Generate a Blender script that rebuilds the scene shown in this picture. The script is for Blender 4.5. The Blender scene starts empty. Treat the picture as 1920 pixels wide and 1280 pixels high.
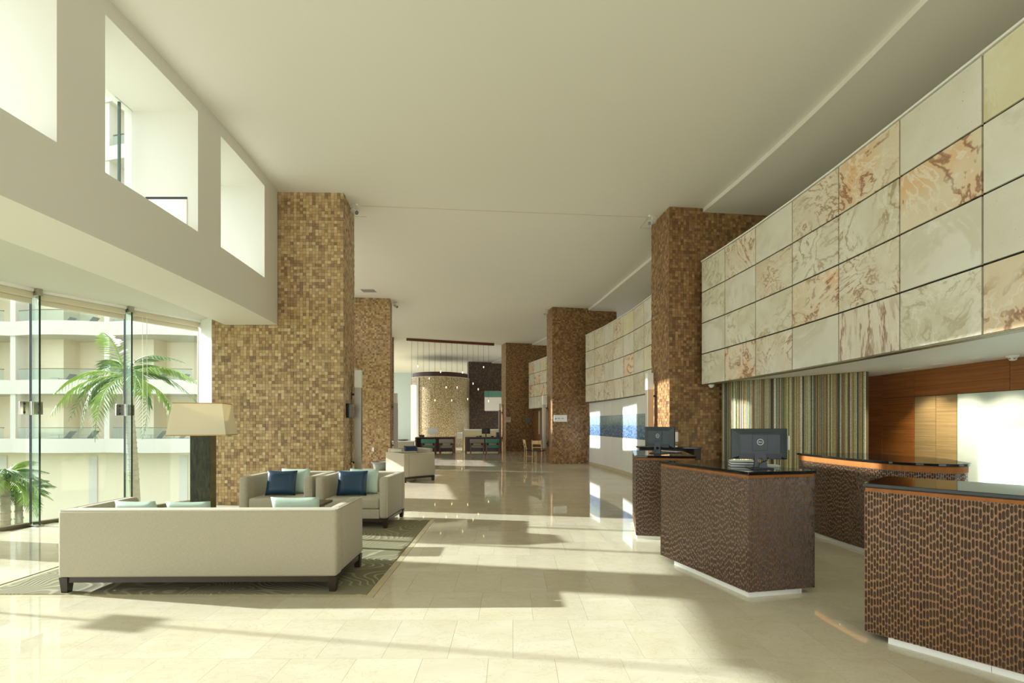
import bpy, bmesh, math, random
import numpy as np
from mathutils import Vector, Matrix

random.seed(7)
rng = np.random.default_rng(7)
SC = bpy.context.scene
COL = SC.collection
R = math.radians

# ------------------------------------------------------------------ camera
EYE = 1.5           # camera height, metres
FOC = 900.0         # focal length in pixels of the 1920 wide frame
HOR = 793.0         # row of the horizon
cam_d = bpy.data.cameras.new('camera'); cam = bpy.data.objects.new('camera', cam_d); COL.objects.link(cam)
cam_d.sensor_width = 36.0; cam_d.lens = FOC / 1920 * 36.0
cam_d.shift_y = (HOR - 640) / 1920.0
cam_d.clip_start = 0.05; cam_d.clip_end = 500
cam.location = (0, 0, EYE); cam.rotation_euler = (R(90), 0, 0)
SC.camera = cam

# ------------------------------------------------------------------ world, sun, exposure
W = bpy.data.worlds.new('sky'); SC.world = W; W.use_nodes = True
wn = W.node_tree.nodes; wl = W.node_tree.links
bg = wn['Background']; bg.inputs['Color'].default_value = (0.93, 0.97, 1.0, 1); bg.inputs['Strength'].default_value = 1.95
SUN_DIR = Vector((0.986, -0.168, -math.tan(R(20.0)))).normalized()
sun_d = bpy.data.lights.new('sun', 'SUN'); sun = bpy.data.objects.new('sun', sun_d); COL.objects.link(sun)
sun_d.energy = 8.2; sun_d.angle = R(0.7); sun_d.color = (1.0, 0.985, 0.96)
sun.rotation_euler = SUN_DIR.to_track_quat('-Z', 'Y').to_euler()
sun.location = (-30, 8, 14)

vs = SC.view_settings
vs.view_transform = 'Standard'; vs.look = 'None'; vs.gamma = 1.0; vs.use_curve_mapping = False
vs.exposure = 0.5
SC.display_settings.display_device = 'sRGB'
SC.cycles.use_denoising = True
SC.cycles.max_bounces = 14; SC.cycles.diffuse_bounces = 8; SC.cycles.glossy_bounces = 6
SC.cycles.transmission_bounces = 10; SC.cycles.transparent_max_bounces = 24
SC.cycles.sample_clamp_indirect = 6.0

# ------------------------------------------------------------------ helpers
def lin(r, g, b):
    f = lambda c: (c/255/12.92) if c/255 <= 0.04045 else ((c/255+0.055)/1.055)**2.4
    return (f(r), f(g), f(b), 1.0)

class NT:
    def __init__(self, name):
        self.m = bpy.data.materials.new(name); self.m.use_nodes = True
        self.t = self.m.node_tree; self.b = self.t.nodes['Principled BSDF']
    def n(self, typ, **kw):
        nd = self.t.nodes.new(typ)
        for k, v in kw.items():
            if k in nd.inputs: nd.inputs[k].default_value = v
            else: setattr(nd, k, v)
        return nd
    def l(self, a, b): self.t.links.new(a, b)
    def math(self, op, a, b=None, c=None):
        nd = self.t.nodes.new('ShaderNodeMath'); nd.operation = op
        for i, v in enumerate((a, b, c)):
            if v is None: continue
            if isinstance(v, (int, float)): nd.inputs[i].default_value = v
            else: self.l(v, nd.inputs[i])
        return nd.outputs[0]
    def mix(self, fac, a, b, blend='MIX'):
        nd = self.t.nodes.new('ShaderNodeMix'); nd.data_type = 'RGBA'; nd.blend_type = blend
        for s, v in ((0, fac), (6, a), (7, b)):
            if isinstance(v, (int, float)): nd.inputs[s].default_value = v
            elif isinstance(v, tuple): nd.inputs[s].default_value = v
            else: self.l(v, nd.inputs[s])
        return nd.outputs[2]
    def noise(self, vec, scale, detail=3, rough=0.5, dist=0.0, w=None):
        nd = self.t.nodes.new('ShaderNodeTexNoise')
        nd.inputs['Scale'].default_value = scale; nd.inputs['Detail'].default_value = detail
        nd.inputs['Roughness'].default_value = rough; nd.inputs['Distortion'].default_value = dist
        if w is not None:
            nd.noise_dimensions = '4D'; self.l(w, nd.inputs['W'])
        if vec is not None: self.l(vec, nd.inputs['Vector'])
        return nd.outputs['Fac']
    def ramp(self, fac, stops):
        nd = self.t.nodes.new('ShaderNodeValToRGB'); e = nd.color_ramp.elements
        while len(e) < len(stops): e.new(0.5)
        for i, (p, c) in enumerate(stops):
            e[i].position = p; e[i].color = c if isinstance(c, tuple) else (c, c, c, 1)
        self.l(fac, nd.inputs[0]); return nd.outputs[0]
    def pos(self): return self.t.nodes.new('ShaderNodeNewGeometry').outputs['Position']
    def obj(self): return self.t.nodes.new('ShaderNodeTexCoord').outputs['Object']
    def rnd(self): return self.t.nodes.new('ShaderNodeObjectInfo').outputs['Random']
    def scale(self, vec, s):
        nd = self.t.nodes.new('ShaderNodeVectorMath'); nd.operation = 'MULTIPLY'
        self.l(vec, nd.inputs[0]); nd.inputs[1].default_value = s; return nd.outputs[0]
    def add(self, a, b):
        nd = self.t.nodes.new('ShaderNodeVectorMath'); nd.operation = 'ADD'
        self.l(a, nd.inputs[0])
        if isinstance(b, tuple): nd.inputs[1].default_value = b
        else: self.l(b, nd.inputs[1])
        return nd.outputs[0]
    def bump(self, h, strength=0.2, dist=0.01):
        nd = self.t.nodes.new('ShaderNodeBump'); nd.inputs['Strength'].default_value = strength
        nd.inputs['Distance'].default_value = dist; self.l(h, nd.inputs['Height'])
        self.l(nd.outputs[0], self.b.inputs['Normal']); return nd.outputs[0]
    def base(self, c):
        if isinstance(c, tuple): self.b.inputs['Base Color'].default_value = c
        else: self.l(c, self.b.inputs['Base Color'])
    def set(self, rough=None, metal=None, **kw):
        if rough is not None:
            if isinstance(rough, (int, float)): self.b.inputs['Roughness'].default_value = rough
            else: self.l(rough, self.b.inputs['Roughness'])
        if metal is not None: self.b.inputs['Metallic'].default_value = metal
        for k, v in kw.items(): self.b.inputs[k.replace('_', ' ')].default_value = v
        return self.m

def plain(name, col, rough=0.5, metal=0.0, var=0.06, vs=3.0, bump=0.0, bs=80.0, **kw):
    """a plain finish with faint tonal variation and optional fine relief"""
    t = NT(name); p = t.pos()
    n = t.noise(p, vs, 3)
    d = tuple(max(0, c*(1-var)) for c in col[:3]) + (1,); u = tuple(min(1, c*(1+var)) for c in col[:3]) + (1,)
    t.base(t.mix(n, d, u))
    if bump: t.bump(t.noise(p, bs, 2), bump, 0.004)
    return t.set(rough, metal, **kw)

def glass(name, tint=(0.93, 0.97, 0.95, 1), ior=1.45, rough=0.0, extra=0.0):
    t = NT(name); t.t.nodes.remove(t.b)
    tr = t.n('ShaderNodeBsdfTransparent'); tr.inputs[0].default_value = tint
    gl = t.n('ShaderNodeBsdfGlossy'); gl.inputs['Roughness'].default_value = rough
    lw = t.n('ShaderNodeLayerWeight'); lw.inputs[0].default_value = 0.5
    f0 = ((ior-1)/(ior+1))**2
    f = t.math('ADD', t.math('MULTIPLY', t.math('POWER', lw.outputs['Facing'], 5.0), 0.8*(1-f0)), f0+extra)
    mx = t.n('ShaderNodeMixShader'); t.l(f, mx.inputs[0]); t.l(tr.outputs[0], mx.inputs[1]); t.l(gl.outputs[0], mx.inputs[2])
    t.l(mx.outputs[0], t.t.nodes['Material Output'].inputs[0]); return t.m

def tag(o, label=None, cat=None, group=None, kind=None):
    if label: o['label'] = label
    if cat: o['category'] = cat
    if group: o['group'] = group
    if kind: o['kind'] = kind
    return o

def empty(name, loc=(0, 0, 0), rz=0.0, label=None, cat=None, group=None, kind=None):
    o = bpy.data.objects.new(name, None); COL.objects.link(o)
    o.location = loc; o.rotation_euler = (0, 0, rz); o.empty_display_size = 0.1
    return tag(o, label, cat, group, kind)

def link(name, me, parent=None, loc=None, rz=None):
    o = bpy.data.objects.new(name, me); COL.objects.link(o)
    if parent: o.parent = parent
    if loc is not None: o.location = loc
    if rz is not None: o.rotation_euler = (0, 0, rz)
    return o

def copy_tree(o, parent=None):
    c = o.copy(); COL.objects.link(c); c.parent = parent
    for ch in o.children: copy_tree(ch, c)
    return c

class MB:
    """collects faces into one mesh"""
    def __init__(s): s.v = []; s.f = []; s.mi = []
    def add(s, vs_, fs_, mi=0):
        b = len(s.v); s.v += [tuple(v) for v in vs_]
        for f in fs_: s.f.append(tuple(b+i for i in f)); s.mi.append(mi)
        return s
    def box(s, c, d, rz=0.0, mi=0):
        x, y, z = d[0]/2, d[1]/2, d[2]/2; cs, sn = math.cos(rz), math.sin(rz)
        P = []
        for sz in (-z, z):
            for sx, sy in ((-x, -y), (x, -y), (x, y), (-x, y)):
                P.append((c[0]+sx*cs-sy*sn, c[1]+sx*sn+sy*cs, c[2]+sz))
        return s.add(P, [(3,2,1,0),(4,5,6,7),(0,1,5,4),(1,2,6,5),(2,3,7,6),(3,0,4,7)], mi)
    def span(s, a, b, mi=0):
        return s.box([(a[i]+b[i])/2 for i in range(3)], [abs(b[i]-a[i]) for i in range(3)], 0, mi)
    def prism(s, poly, z0, z1, mi=0):
        a = sum(poly[i][0]*poly[(i+1) % len(poly)][1]-poly[(i+1) % len(poly)][0]*poly[i][1] for i in range(len(poly)))
        if a < 0: poly = poly[::-1]
        n = len(poly); P = [(x, y, z0) for x, y in poly]+[(x, y, z1) for x, y in poly]
        F = [tuple(range(n-1, -1, -1)), tuple(range(n, 2*n))]+[(i, (i+1) % n, n+(i+1) % n, n+i) for i in range(n)]
        return s.add(P, F, mi)
    def strip(s, A, B, z0, z1, mi=0):
        """solid between two plan polylines of equal length"""
        for i in range(len(A)-1):
            s.prism([A[i], A[i+1], B[i+1], B[i]], z0, z1, mi)
        return s
    def cyl(s, c, r, h, n=16, r2=None, mi=0):
        r2 = r if r2 is None else r2
        P = [(c[0]+r*math.cos(2*math.pi*i/n), c[1]+r*math.sin(2*math.pi*i/n), c[2]) for i in range(n)]
        P += [(c[0]+r2*math.cos(2*math.pi*i/n), c[1]+r2*math.sin(2*math.pi*i/n), c[2]+h) for i in range(n)]
        F = [tuple(range(n-1, -1, -1)), tuple(range(n, 2*n))]+[(i, (i+1) % n, n+(i+1) % n, n+i) for i in range(n)]
        return s.add(P, F, mi)
    def lathe(s, c, prof, n=24, mi=0):
        P = []; F = []
        for r, z in prof:
            for i in range(n): P.append((c[0]+r*math.cos(2*math.pi*i/n), c[1]+r*math.sin(2*math.pi*i/n), c[2]+z))
        for k in range(len(prof)-1):
            for i in range(n): F.append((k*n+i, k*n+(i+1) % n, (k+1)*n+(i+1) % n, (k+1)*n+i))
        F.append(tuple(range(n-1, -1, -1))); F.append(tuple((len(prof)-1)*n+i for i in range(n)))
        return s.add(P, F, mi)
    def tube(s, pts, r, n=8, mi=0):
        pts = [Vector(p) for p in pts]; rs = r if isinstance(r, (list, tuple)) else [r]*len(pts)
        P = []; F = []
        for k, p in enumerate(pts):
            d = (pts[min(k+1, len(pts)-1)]-pts[max(k-1, 0)]).normalized()
            a = Vector((0, 0, 1)) if abs(d.z) < 0.9 else Vector((1, 0, 0))
            u = d.cross(a).normalized(); w = d.cross(u)
            for i in range(n):
                t = 2*math.pi*i/n; P.append(p+(u*math.cos(t)+w*math.sin(t))*rs[k])
        for k in range(len(pts)-1):
            for i in range(n): F.append((k*n+i, k*n+(i+1) % n, (k+1)*n+(i+1) % n, (k+1)*n+i))
        F.append(tuple(range(n))); F.append(tuple((len(pts)-1)*n+i for i in range(n-1, -1, -1)))
        return s.add(P, F, mi)
    def mesh(s, name, mats, smooth=False, bevel=0.0, seg=2):
        me = bpy.data.meshes.new(name); me.from_pydata(s.v, [], s.f)
        for m in (mats if isinstance(mats, (list, tuple)) else [mats]): me.materials.append(m)
        me.polygons.foreach_set('material_index', s.mi)
        if bevel or smooth:
            bm = bmesh.new(); bm.from_mesh(me)
            bmesh.ops.recalc_face_normals(bm, faces=bm.faces)
            if bevel:
                es = [e for e in bm.edges if len(e.link_faces) == 2 and e.calc_face_angle(0) > 0.5]
                bmesh.ops.bevel(bm, geom=es, offset=bevel, segments=seg, profile=0.5, affect='EDGES', clamp_overlap=True)
            for f in bm.faces: f.smooth = smooth
            if smooth:
                for e in bm.edges: e.smooth = len(e.link_faces) == 2 and e.calc_face_angle(0) < 0.7
            bm.to_mesh(me); bm.free()
        me.update(); return me
    def build(s, name, mats, parent=None, smooth=False, bevel=0.0, seg=2, loc=None, rz=None):
        return link(name, s.mesh(name, mats, smooth, bevel, seg), parent, loc, rz)

def rbox(name, c, d, mat, parent, bev=0.02, seg=3, rz=0.0):
    return MB().box(c, d, rz).build(name, mat, parent, True, bev, seg)

def fast_mesh(name, V, F4, mats, mi=None, col=None, extra=None):
    """quads from numpy arrays, colour per face"""
    me = bpy.data.meshes.new(name); nf = len(F4)
    me.vertices.add(len(V)); me.vertices.foreach_set('co', np.asarray(V, np.float32).ravel())
    me.loops.add(nf*4); me.loops.foreach_set('vertex_index', np.asarray(F4, np.int32).ravel())
    me.polygons.add(nf); me.polygons.foreach_set('loop_start', np.arange(0, nf*4, 4, dtype=np.int32))
    me.polygons.foreach_set('use_smooth', np.zeros(nf, dtype=bool))
    for m in mats: me.materials.append(m)
    if mi is not None: me.polygons.foreach_set('material_index', np.asarray(mi, np.int32))
    me.update(calc_edges=True)
    if col is not None:
        a = me.attributes.new('tile_colour', 'FLOAT_COLOR', 'FACE'); a.data.foreach_set('color', np.asarray(col, np.float32).ravel())
    if extra is not None:
        a = me.attributes.new('tone', 'FLOAT', 'FACE'); a.data.foreach_set('value', np.asarray(extra, np.float32).ravel())
    me.validate(); return me

def text_mesh(s, size, mat, depth=0.0005):
    cu = bpy.data.curves.new('lettering', 'FONT'); cu.body = s; cu.size = size; cu.extrude = depth
    cu.align_x = 'CENTER'; cu.align_y = 'CENTER'
    o = bpy.data.objects.new('lettering', cu); COL.objects.link(o)
    dg = bpy.context.evaluated_depsgraph_get(); dg.update()
    me = bpy.data.meshes.new_from_object(o.evaluated_get(dg)); bpy.data.objects.remove(o); bpy.data.curves.remove(cu)
    me.materials.clear(); me.materials.append(mat); return me

def flr(px, py):       # the floor point seen at a pixel of the photograph
    Y = EYE*FOC/(py-HOR); return ((px-960)/FOC*Y, Y)

# ------------------------------------------------------------------ materials
m_paint = plain('cream_wall_paint', lin(226, 223, 213), 0.6, var=0.02, vs=0.7)
m_ceil = plain('cream_ceiling_paint', lin(231, 229, 219), 0.6, var=0.02, vs=0.5)
m_white = plain('white_paint', lin(240, 240, 235), 0.45, var=0.02)
m_grout = plain('floor_bed', lin(120, 108, 80), 0.5)
m_steel = plain('brushed_steel', lin(180, 176, 165), 0.32, 1.0, vs=40, var=0.1)
m_chrome = plain('polished_steel', lin(210, 208, 200), 0.12, 1.0)
m_black = plain('black_plastic', lin(32, 36, 40), 0.35)
m_blackrub = plain('black_cable_rubber', lin(18, 19, 21), 0.5)
m_granite = plain('black_granite', lin(24, 25, 24), 0.06, var=0.3, vs=90)
m_darkwood = plain('espresso_wood', lin(52, 40, 30), 0.3, var=0.3, vs=20)
m_frost = plain('frosted_white_glass', lin(238, 240, 232), 0.35)
m_glass = glass('clear_glass')
m_finglass = glass('fin_glass', (0.90, 0.97, 0.94, 1), 1.4)
m_glassedge = plain('green_glass_edge', lin(28, 58, 42), 0.1)
m_railglass = glass('balcony_glass', (0.86, 0.93, 0.92, 1), 1.4, 0.05)
m_alu = plain('bronze_aluminium_frame', lin(120, 112, 88), 0.35, 0.7)
m_dome = plain('white_plastic', lin(236, 236, 230), 0.35)
m_greyplas = plain('grey_plastic', lin(110, 115, 118), 0.4)

def mk_marble(name, tile_attr=False):
    t = NT(name); p = t.pos()
    if tile_attr:
        a = t.n('ShaderNodeAttribute', attribute_name='tone'); r = a.outputs['Fac']
    else: r = t.rnd()
    w = t.math('MULTIPLY', r, 37.0)
    big = t.noise(t.scale(p, (1.0, 2.4, 1)), 1.5, 5, 0.6, 0.6, w)
    fine = t.noise(t.scale(p, (1.0, 1.6, 1)), 9.0, 5, 0.65, 0.4, w)
    v = t.noise(t.scale(p, (1.2, 1.7, 1)), 3.6, 7, 0.66, 1.2, w)
    vein = t.ramp(t.math('ABSOLUTE', t.math('SUBTRACT', v, 0.5)), [(0.0, 1.0), (0.012, 0.0)])
    c = t.mix(t.ramp(big, [(0.3, 0.0), (0.72, 1.0)]), lin(221, 215, 196), lin(206, 196, 168))
    c = t.mix(t.math('MULTIPLY', fine, 0.45), c, lin(232, 225, 205))
    c = t.mix(t.math('MULTIPLY', vein, 0.30), c, lin(166, 140, 98))
    k = t.math('ADD', t.math('MULTIPLY', r, 0.07), 0.92)
    cc = t.n('ShaderNodeCombineColor')
    for i in range(3): t.l(k, cc.inputs[i])
    c = t.mix(1.0, c, cc.outputs[0], 'MULTIPLY')
    t.base(c); t.bump(t.noise(p, 2.2, 2), 0.035, 0.006)
    return t.set(0.035, 0.0, IOR=1.52)
m_marble = mk_marble('cream_marble'); m_marble_far = mk_marble('cream_marble_beyond', True)
m_border = plain('rug_border_stone', lin(206, 195, 166), 0.15, var=0.15, vs=12)

def mk_mosaic():
    t = NT('wood_mosaic'); p = t.pos()
    a = t.n('ShaderNodeAttribute', attribute_name='tile_colour')
    d = a.outputs['Alpha']
    h = t.noise(t.scale(p, (14, 14, 160)), 1.0, 3, 0.6); v = t.noise(t.scale(p, (160, 160, 14)), 1.0, 3, 0.6)
    g = t.n('ShaderNodeMix'); t.l(d, g.inputs[0]); t.l(h, g.inputs[2]); t.l(v, g.inputs[3])
    k = t.ramp(g.outputs[0], [(0.25, 0.62), (0.75, 1.22)])
    t.base(t.mix(1.0, a.outputs['Color'], k, 'MULTIPLY')); t.bump(g.outputs[0], 0.35, 0.004)
    return t.set(0.42)
m_mosaic = mk_mosaic()

def mk_onyx(name, base, second, third, line, amt2=0.5, amt3=0.0, lines=0.0, freq=26.0, sc=1.6, stretch=(1, 1, 1), speck=0.0):
    t = NT(name); r = t.rnd(); w = t.math('MULTIPLY', r, 91.0)
    o = t.scale(t.obj(), stretch)
    n1 = t.noise(o, sc, 4, 0.55, 0.5, w); n2 = t.noise(o, sc*0.8, 5, 0.6, 1.2, t.math('ADD', w, 11.0))
    n3 = t.noise(o, sc*0.9, 3, 0.5, 0.4, t.math('ADD', w, 23.0)); nf = t.noise(o, 14, 5, 0.65, 0.5, w)
    c = t.mix(t.math('MULTIPLY', t.ramp(n1, [(0.35, 0.0), (0.65, 1.0)]), amt2), base, second)
    if amt3: c = t.mix(t.math('MULTIPLY', t.ramp(n3, [(0.48, 0.0), (0.66, 1.0)]), amt3), c, third)
    c = t.mix(t.math('MULTIPLY', nf, 0.28), c, lin(238, 234, 220))
    if lines:
        s = t.math('SINE', t.math('MULTIPLY', t.math('ADD', n2, t.math('MULTIPLY', nf, 0.06)), freq))
        ln = t.ramp(s, [(0.55, 0.0), (0.99, 1.0)])
        mk = t.ramp(n3, [(0.40, 0.0), (0.54, 1.0)])
        c = t.mix(t.math('MULTIPLY', t.math('MULTIPLY', ln, mk), lines), c, line)
        hl = t.ramp(t.math('MULTIPLY', s, -1.0), [(0.85, 0.0), (1.0, 1.0)])
        c = t.mix(t.math('MULTIPLY', t.math('MULTIPLY', hl, mk), lines*0.7), c, lin(240, 235, 222))
    if speck:
        sp = t.ramp(t.noise(o, 60, 3, 0.6, 0.0, w), [(0.66, 0.0), (0.72, 1.0)])
        c = t.mix(t.math('MULTIPLY', sp, speck), c, lin(140, 112, 92))
    t.base(c); return t.set(0.16, 0.0, IOR=1.5)
cr, ol, og, br = lin(228, 224, 208), lin(204, 198, 168), lin(226, 184, 136), lin(146, 110, 86)
m_onyx = {
    'cloud': mk_onyx('onyx_cloudy', cr, ol, og, lin(182, 172, 140), 1.0, 0.0, 0.75, 44, 2.0),
    'plain': mk_onyx('onyx_plain', lin(228, 227, 216), lin(214, 210, 190), og, lin(190, 180, 150), 0.9, 0.0, 0.35, 16, 1.4),
    'swirl': mk_onyx('onyx_swirled', cr, lin(208, 190, 156), og, lin(160, 128, 98), 0.9, 0.3, 0.85, 64, 2.0),
    'ring': mk_onyx('onyx_ringed', lin(230, 227, 214), lin(206, 198, 168), og, lin(176, 154, 120), 0.9, 0.0, 0.9, 60, 1.2),
    'orange': mk_onyx('onyx_orange', lin(230, 218, 192), lin(216, 196, 160), lin(226, 178, 124), lin(156, 112, 86), 0.8, 0.9, 0.9, 46, 1.4),
    'vein': mk_onyx('onyx_banded', lin(228, 220, 202), lin(214, 200, 174), og, lin(152, 118, 100), 0.7, 0.0, 0.9, 44, 1.3, (2.6, 1, 0.4)),
    'speck': mk_onyx('onyx_specked', lin(228, 226, 218), lin(210, 204, 182), og, br, 0.8, 0.0, 0.0, 20, 1.2, (1, 1, 1), 0.7),
    'green': mk_onyx('onyx_greenish', lin(228, 222, 190), lin(208, 200, 154), og, lin(190, 176, 120), 0.8, 0.0, 0.4, 16, 1.2),
}

def mk_carved(name, a, b, rough):
    t = NT(name); p = t.pos(); t.base(t.mix(t.noise(t.scale(p, (20, 20, 3)), 1.0, 3), a, b)); return t.set(rough, 0, Specular_IOR_Level=0.12 if rough > .55 else 0.5)
m_carve = mk_carved('carved_copper_brown_wood', lin(118, 84, 55), lin(152, 111, 74), 0.34)
m_gouge = mk_carved('carved_dark_gouge', lin(70, 54, 44), lin(96, 76, 62), 0.18)
m_carve_d = mk_carved('carved_brown_wood', lin(112, 86, 66), lin(140, 110, 86), 0.32)
m_gouge_d = mk_carved('carved_deep_brown_gouge', lin(56, 40, 30), lin(78, 58, 46), 0.18)
m_coppertrim = mk_carved('copper_wood_trim', lin(140, 84, 40), lin(176, 114, 62), 0.6)
def mk_wood(name, a, b, scale=(1.4, 1.4, 60), rough=0.35):
    t = NT(name); p = t.pos(); r = t.rnd()
    n = t.noise(t.scale(p, scale), 1.0, 4, 0.6, 0.3, t.math('MULTIPLY', r, 9))
    t.base(t.mix(t.ramp(n, [(0.3, 0.0), (0.7, 1.0)]), a, b)); return t.set(rough)
m_wallwood = mk_wood('teak_wall_veneer', lin(112, 64, 26), lin(160, 100, 48))
m_bronze = mk_wood('bronze_cabinet_laminate', lin(128, 106, 68), lin(168, 146, 102), (1.2, 1.2, 70), 0.3)
m_walnut = mk_wood('walnut_veneer', lin(84, 44, 26), lin(118, 66, 40), (3, 3, 30))
m_chairwood = mk_wood('light_oak', lin(186, 150, 104), lin(214, 182, 136), (20, 20, 3))

def mk_fabric(name, a, b, rough=0.85, sheen=0.2, sc=240):
    t = NT(name); p = t.obj()
    h = t.noise(t.scale(p, (30, 30, sc*1.4)), 1.0, 2); v = t.noise(t.scale(p, (sc, sc, 30)), 1.0, 2)
    w = t.math('ADD', t.math('MULTIPLY', h, 0.5), t.math('MULTIPLY', v, 0.5))
    t.base(t.mix(t.ramp(w, [(0.35, 0.0), (0.65, 1.0)]), a, b)); t.bump(w, 0.12, 0.003)
    return t.set(rough, 0, Sheen_Weight=sheen)
m_linen = mk_fabric('oatmeal_linen', lin(170, 161, 140), lin(186, 178, 157))
m_pipe = mk_fabric('linen_piping', lin(204, 198, 182), lin(220, 214, 198))
m_blue = mk_fabric('navy_satin', lin(6, 46, 74), lin(12, 58, 88), 0.38, 0.0, 400)
m_mint = mk_fabric('mint_satin', lin(170, 194, 182), lin(190, 210, 200), 0.4, 0.1, 400)
m_teal = mk_fabric('teal_upholstery', lin(70, 128, 112), lin(88, 146, 128))
m_greyup = mk_fabric('grey_upholstery', lin(132, 126, 114), lin(150, 144, 132))
def mk_shade():
    t = NT('lamp_shade_linen'); t.base(lin(240, 234, 214))
    t.b.inputs['Roughness'].default_value = 0.8
    tl = t.n('ShaderNodeBsdfTranslucent'); tl.inputs[0].default_value = lin(240, 228, 196)
    mx = t.n('ShaderNodeMixShader'); mx.inputs[0].default_value = 0.25
    t.l(t.b.outputs[0], mx.inputs[1]); t.l(tl.outputs[0], mx.inputs[2])
    t.l(mx.outputs[0], t.t.nodes['Material Output'].inputs[0]); return t.m
m_shade = mk_shade(); m_shadetrim = plain('shade_trim', lin(198, 160, 96), 0.6)
def mk_lampbase():
    t = NT('dark_shell_lamp_base'); p = t.pos()
    n = t.noise(t.scale(p, (30, 30, 6)), 1.0, 4, 0.6, 1.0)
    t.base(t.mix(t.ramp(n, [(0.4, 0.0), (0.75, 1.0)]), lin(24, 32, 20), lin(66, 74, 46))); t.bump(n, 0.3, 0.004)
    return t.set(0.12)
m_lampbase = mk_lampbase()
def mk_rug():
    t = NT('contour_line_rug'); p = t.pos()
    n = t.noise(t.scale(p, (0.6, 1.0, 1)), 1.1, 1.5, 0.4, 0.3)
    s = t.math('SINE', t.math('MULTIPLY', n, 430.0))
    f = t.noise(p, 190, 2)
    c = t.mix(t.ramp(s, [(0.45, 0.0), (0.95, 1.0)]), lin(122, 119, 92), lin(172, 166, 138))
    big = t.ramp(t.noise(p, 0.9, 2), [(0.4, 0.0), (0.6, 1.0)])
    c = t.mix(t.math('MULTIPLY', big, 0.5), c, lin(144, 140, 114))
    c = t.mix(t.math('MULTIPLY', f, 0.25), c, lin(92, 88, 66))
    t.base(c); t.bump(t.math('ADD', t.math('MULTIPLY', s, 0.6), f), 0.5, 0.006); return t.set(0.95)
m_rug = mk_rug()

# exterior materials
m_bld = plain('cream_render', lin(228, 217, 190), 0.8, var=0.03, vs=0.6)
m_bldw = plain('white_render', lin(208, 204, 192), 0.8, var=0.02, vs=0.6)
m_door = plain('dark_door_glass', lin(120, 130, 124), 0.15)
m_grass = plain('garden_ground', lin(120, 128, 92), 0.9, var=0.3, vs=0.8)
m_leaf = plain('palm_leaflet', lin(140, 166, 74), 0.45, var=0.35, vs=3)
m_leafd = plain('dark_leaf', lin(96, 124, 70), 0.5, var=0.4, vs=4)
m_trunk = plain('palm_trunk_bark', lin(150, 140, 112), 0.9, var=0.3, vs=9, bump=0.8, bs=14)
m_frame = plain('lounger_frame', lin(158, 162, 158), 0.5)

# ================================================================== STRUCTURE
HC = 5.75           # ceiling height
def onyx_x(Y): return 3.99-(0.0182*(Y-5.27)**2 if Y > 5.27 else 0.0)
def bulk_in(Y): return -4.04-(0.0128*(Y-4.3)**2 if Y > 4.3 else 0.0)
def bulk_out(Y): return bulk_in(Y)-0.96
RUG = (-4.66, 4.20, -1.27, 7.42)     # x0, y0, x1, y1
BW = 0.075                            # rug border width

# ---- floor: a bed plus polished tiles
floor = MB().prism([(-6.9, -7), (8.5, -7), (8.5, 41), (-16, 41), (-9.2, 24), (-6.3, 9.6), (-6.02, 9.25), (-6.56, 8.16), (-7.1, 7.05), (-7.4, 5.9), (-7.75, 4.4), (-8, 0)][1:] + [(-8, -7)], -0.16, -0.012).build('floor', m_grout)
tag(floor, 'polished cream marble floor of staggered tiles running the length of the lobby', 'floor', kind='structure')
def inside_facade(x, y):
    pts = [(-7.9, -7), (-7.75, 4.4), (-7.35, 5.9), (-7.05, 7.05), (-6.56, 8.12), (-6.05, 9.2), (-6.3, 9.6), (-9.0, 24), (-15.5, 41)]
    for (x0, y0), (x1, y1) in zip(pts, pts[1:]):
        if y0 <= y <= y1: return x0+(x1-x0)*(y-y0)/(y1-y0)
    return -7
TX, TY, GAP = 0.42, 0.60, 0.0007
cells = []
rx0, ry0, rx1, ry1 = RUG[0]-BW, RUG[1]-BW, RUG[2]+BW, RUG[3]+BW
regions = [(-40, -40, 40, ry0), (-40, ry1, 40, 80), (-40, ry0, rx0, ry1), (rx1, ry0, 40, ry1)]
j = 0; y = -6.6+0.06
while y < 40.5:
    off = (j*0.37 % 1)*TX
    x = -15.5+off
    while x < 8.4:
        for (a, b, c, d) in regions:
            X0, Y0, X1, Y1 = max(x, a), max(y, b), min(x+TX, c), min(y+TY, d)
            if X1-X0 < 0.01 or Y1-Y0 < 0.01: continue
            xl = max(inside_facade(0, Y0), inside_facade(0, Y1))
            X0 = max(X0, xl+0.02)
            if X1-X0 < 0.01: continue
            cells.append((X0+GAP, Y0+GAP, X1-GAP, Y1-GAP))
        x += TX
    y += TY; j += 1
def in_view(c):
    X, Y = (c[0]+c[2])/2, (c[1]+c[3])/2
    if Y < 2.55: return False
    u = 960+X/Y*FOC; v = HOR+EYE*FOC/Y
    return -30 < u < 1950 and v < 1300
def hidden(c):       # under the sofa, the armchairs or the desks
    X, Y = (c[0]+c[2])/2, (c[1]+c[3])/2
    return X > 3.0 and Y > 3.6 and X > 4.2
vis = [c for c in cells if in_view(c) and not hidden(c)]
vis.sort(key=lambda c: -(c[2]-c[0])*(c[3]-c[1])/((c[1]+c[3])/2)**3)
near = vis[:300]; ns = set(near)
for c in near:
    X0, Y0, X1, Y1 = c
    o = MB().span((X0, Y0, -0.02), (X1, Y1, 0.0)).build('floor_tile', m_marble, floor)
V = []; F = []; T = []
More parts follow.
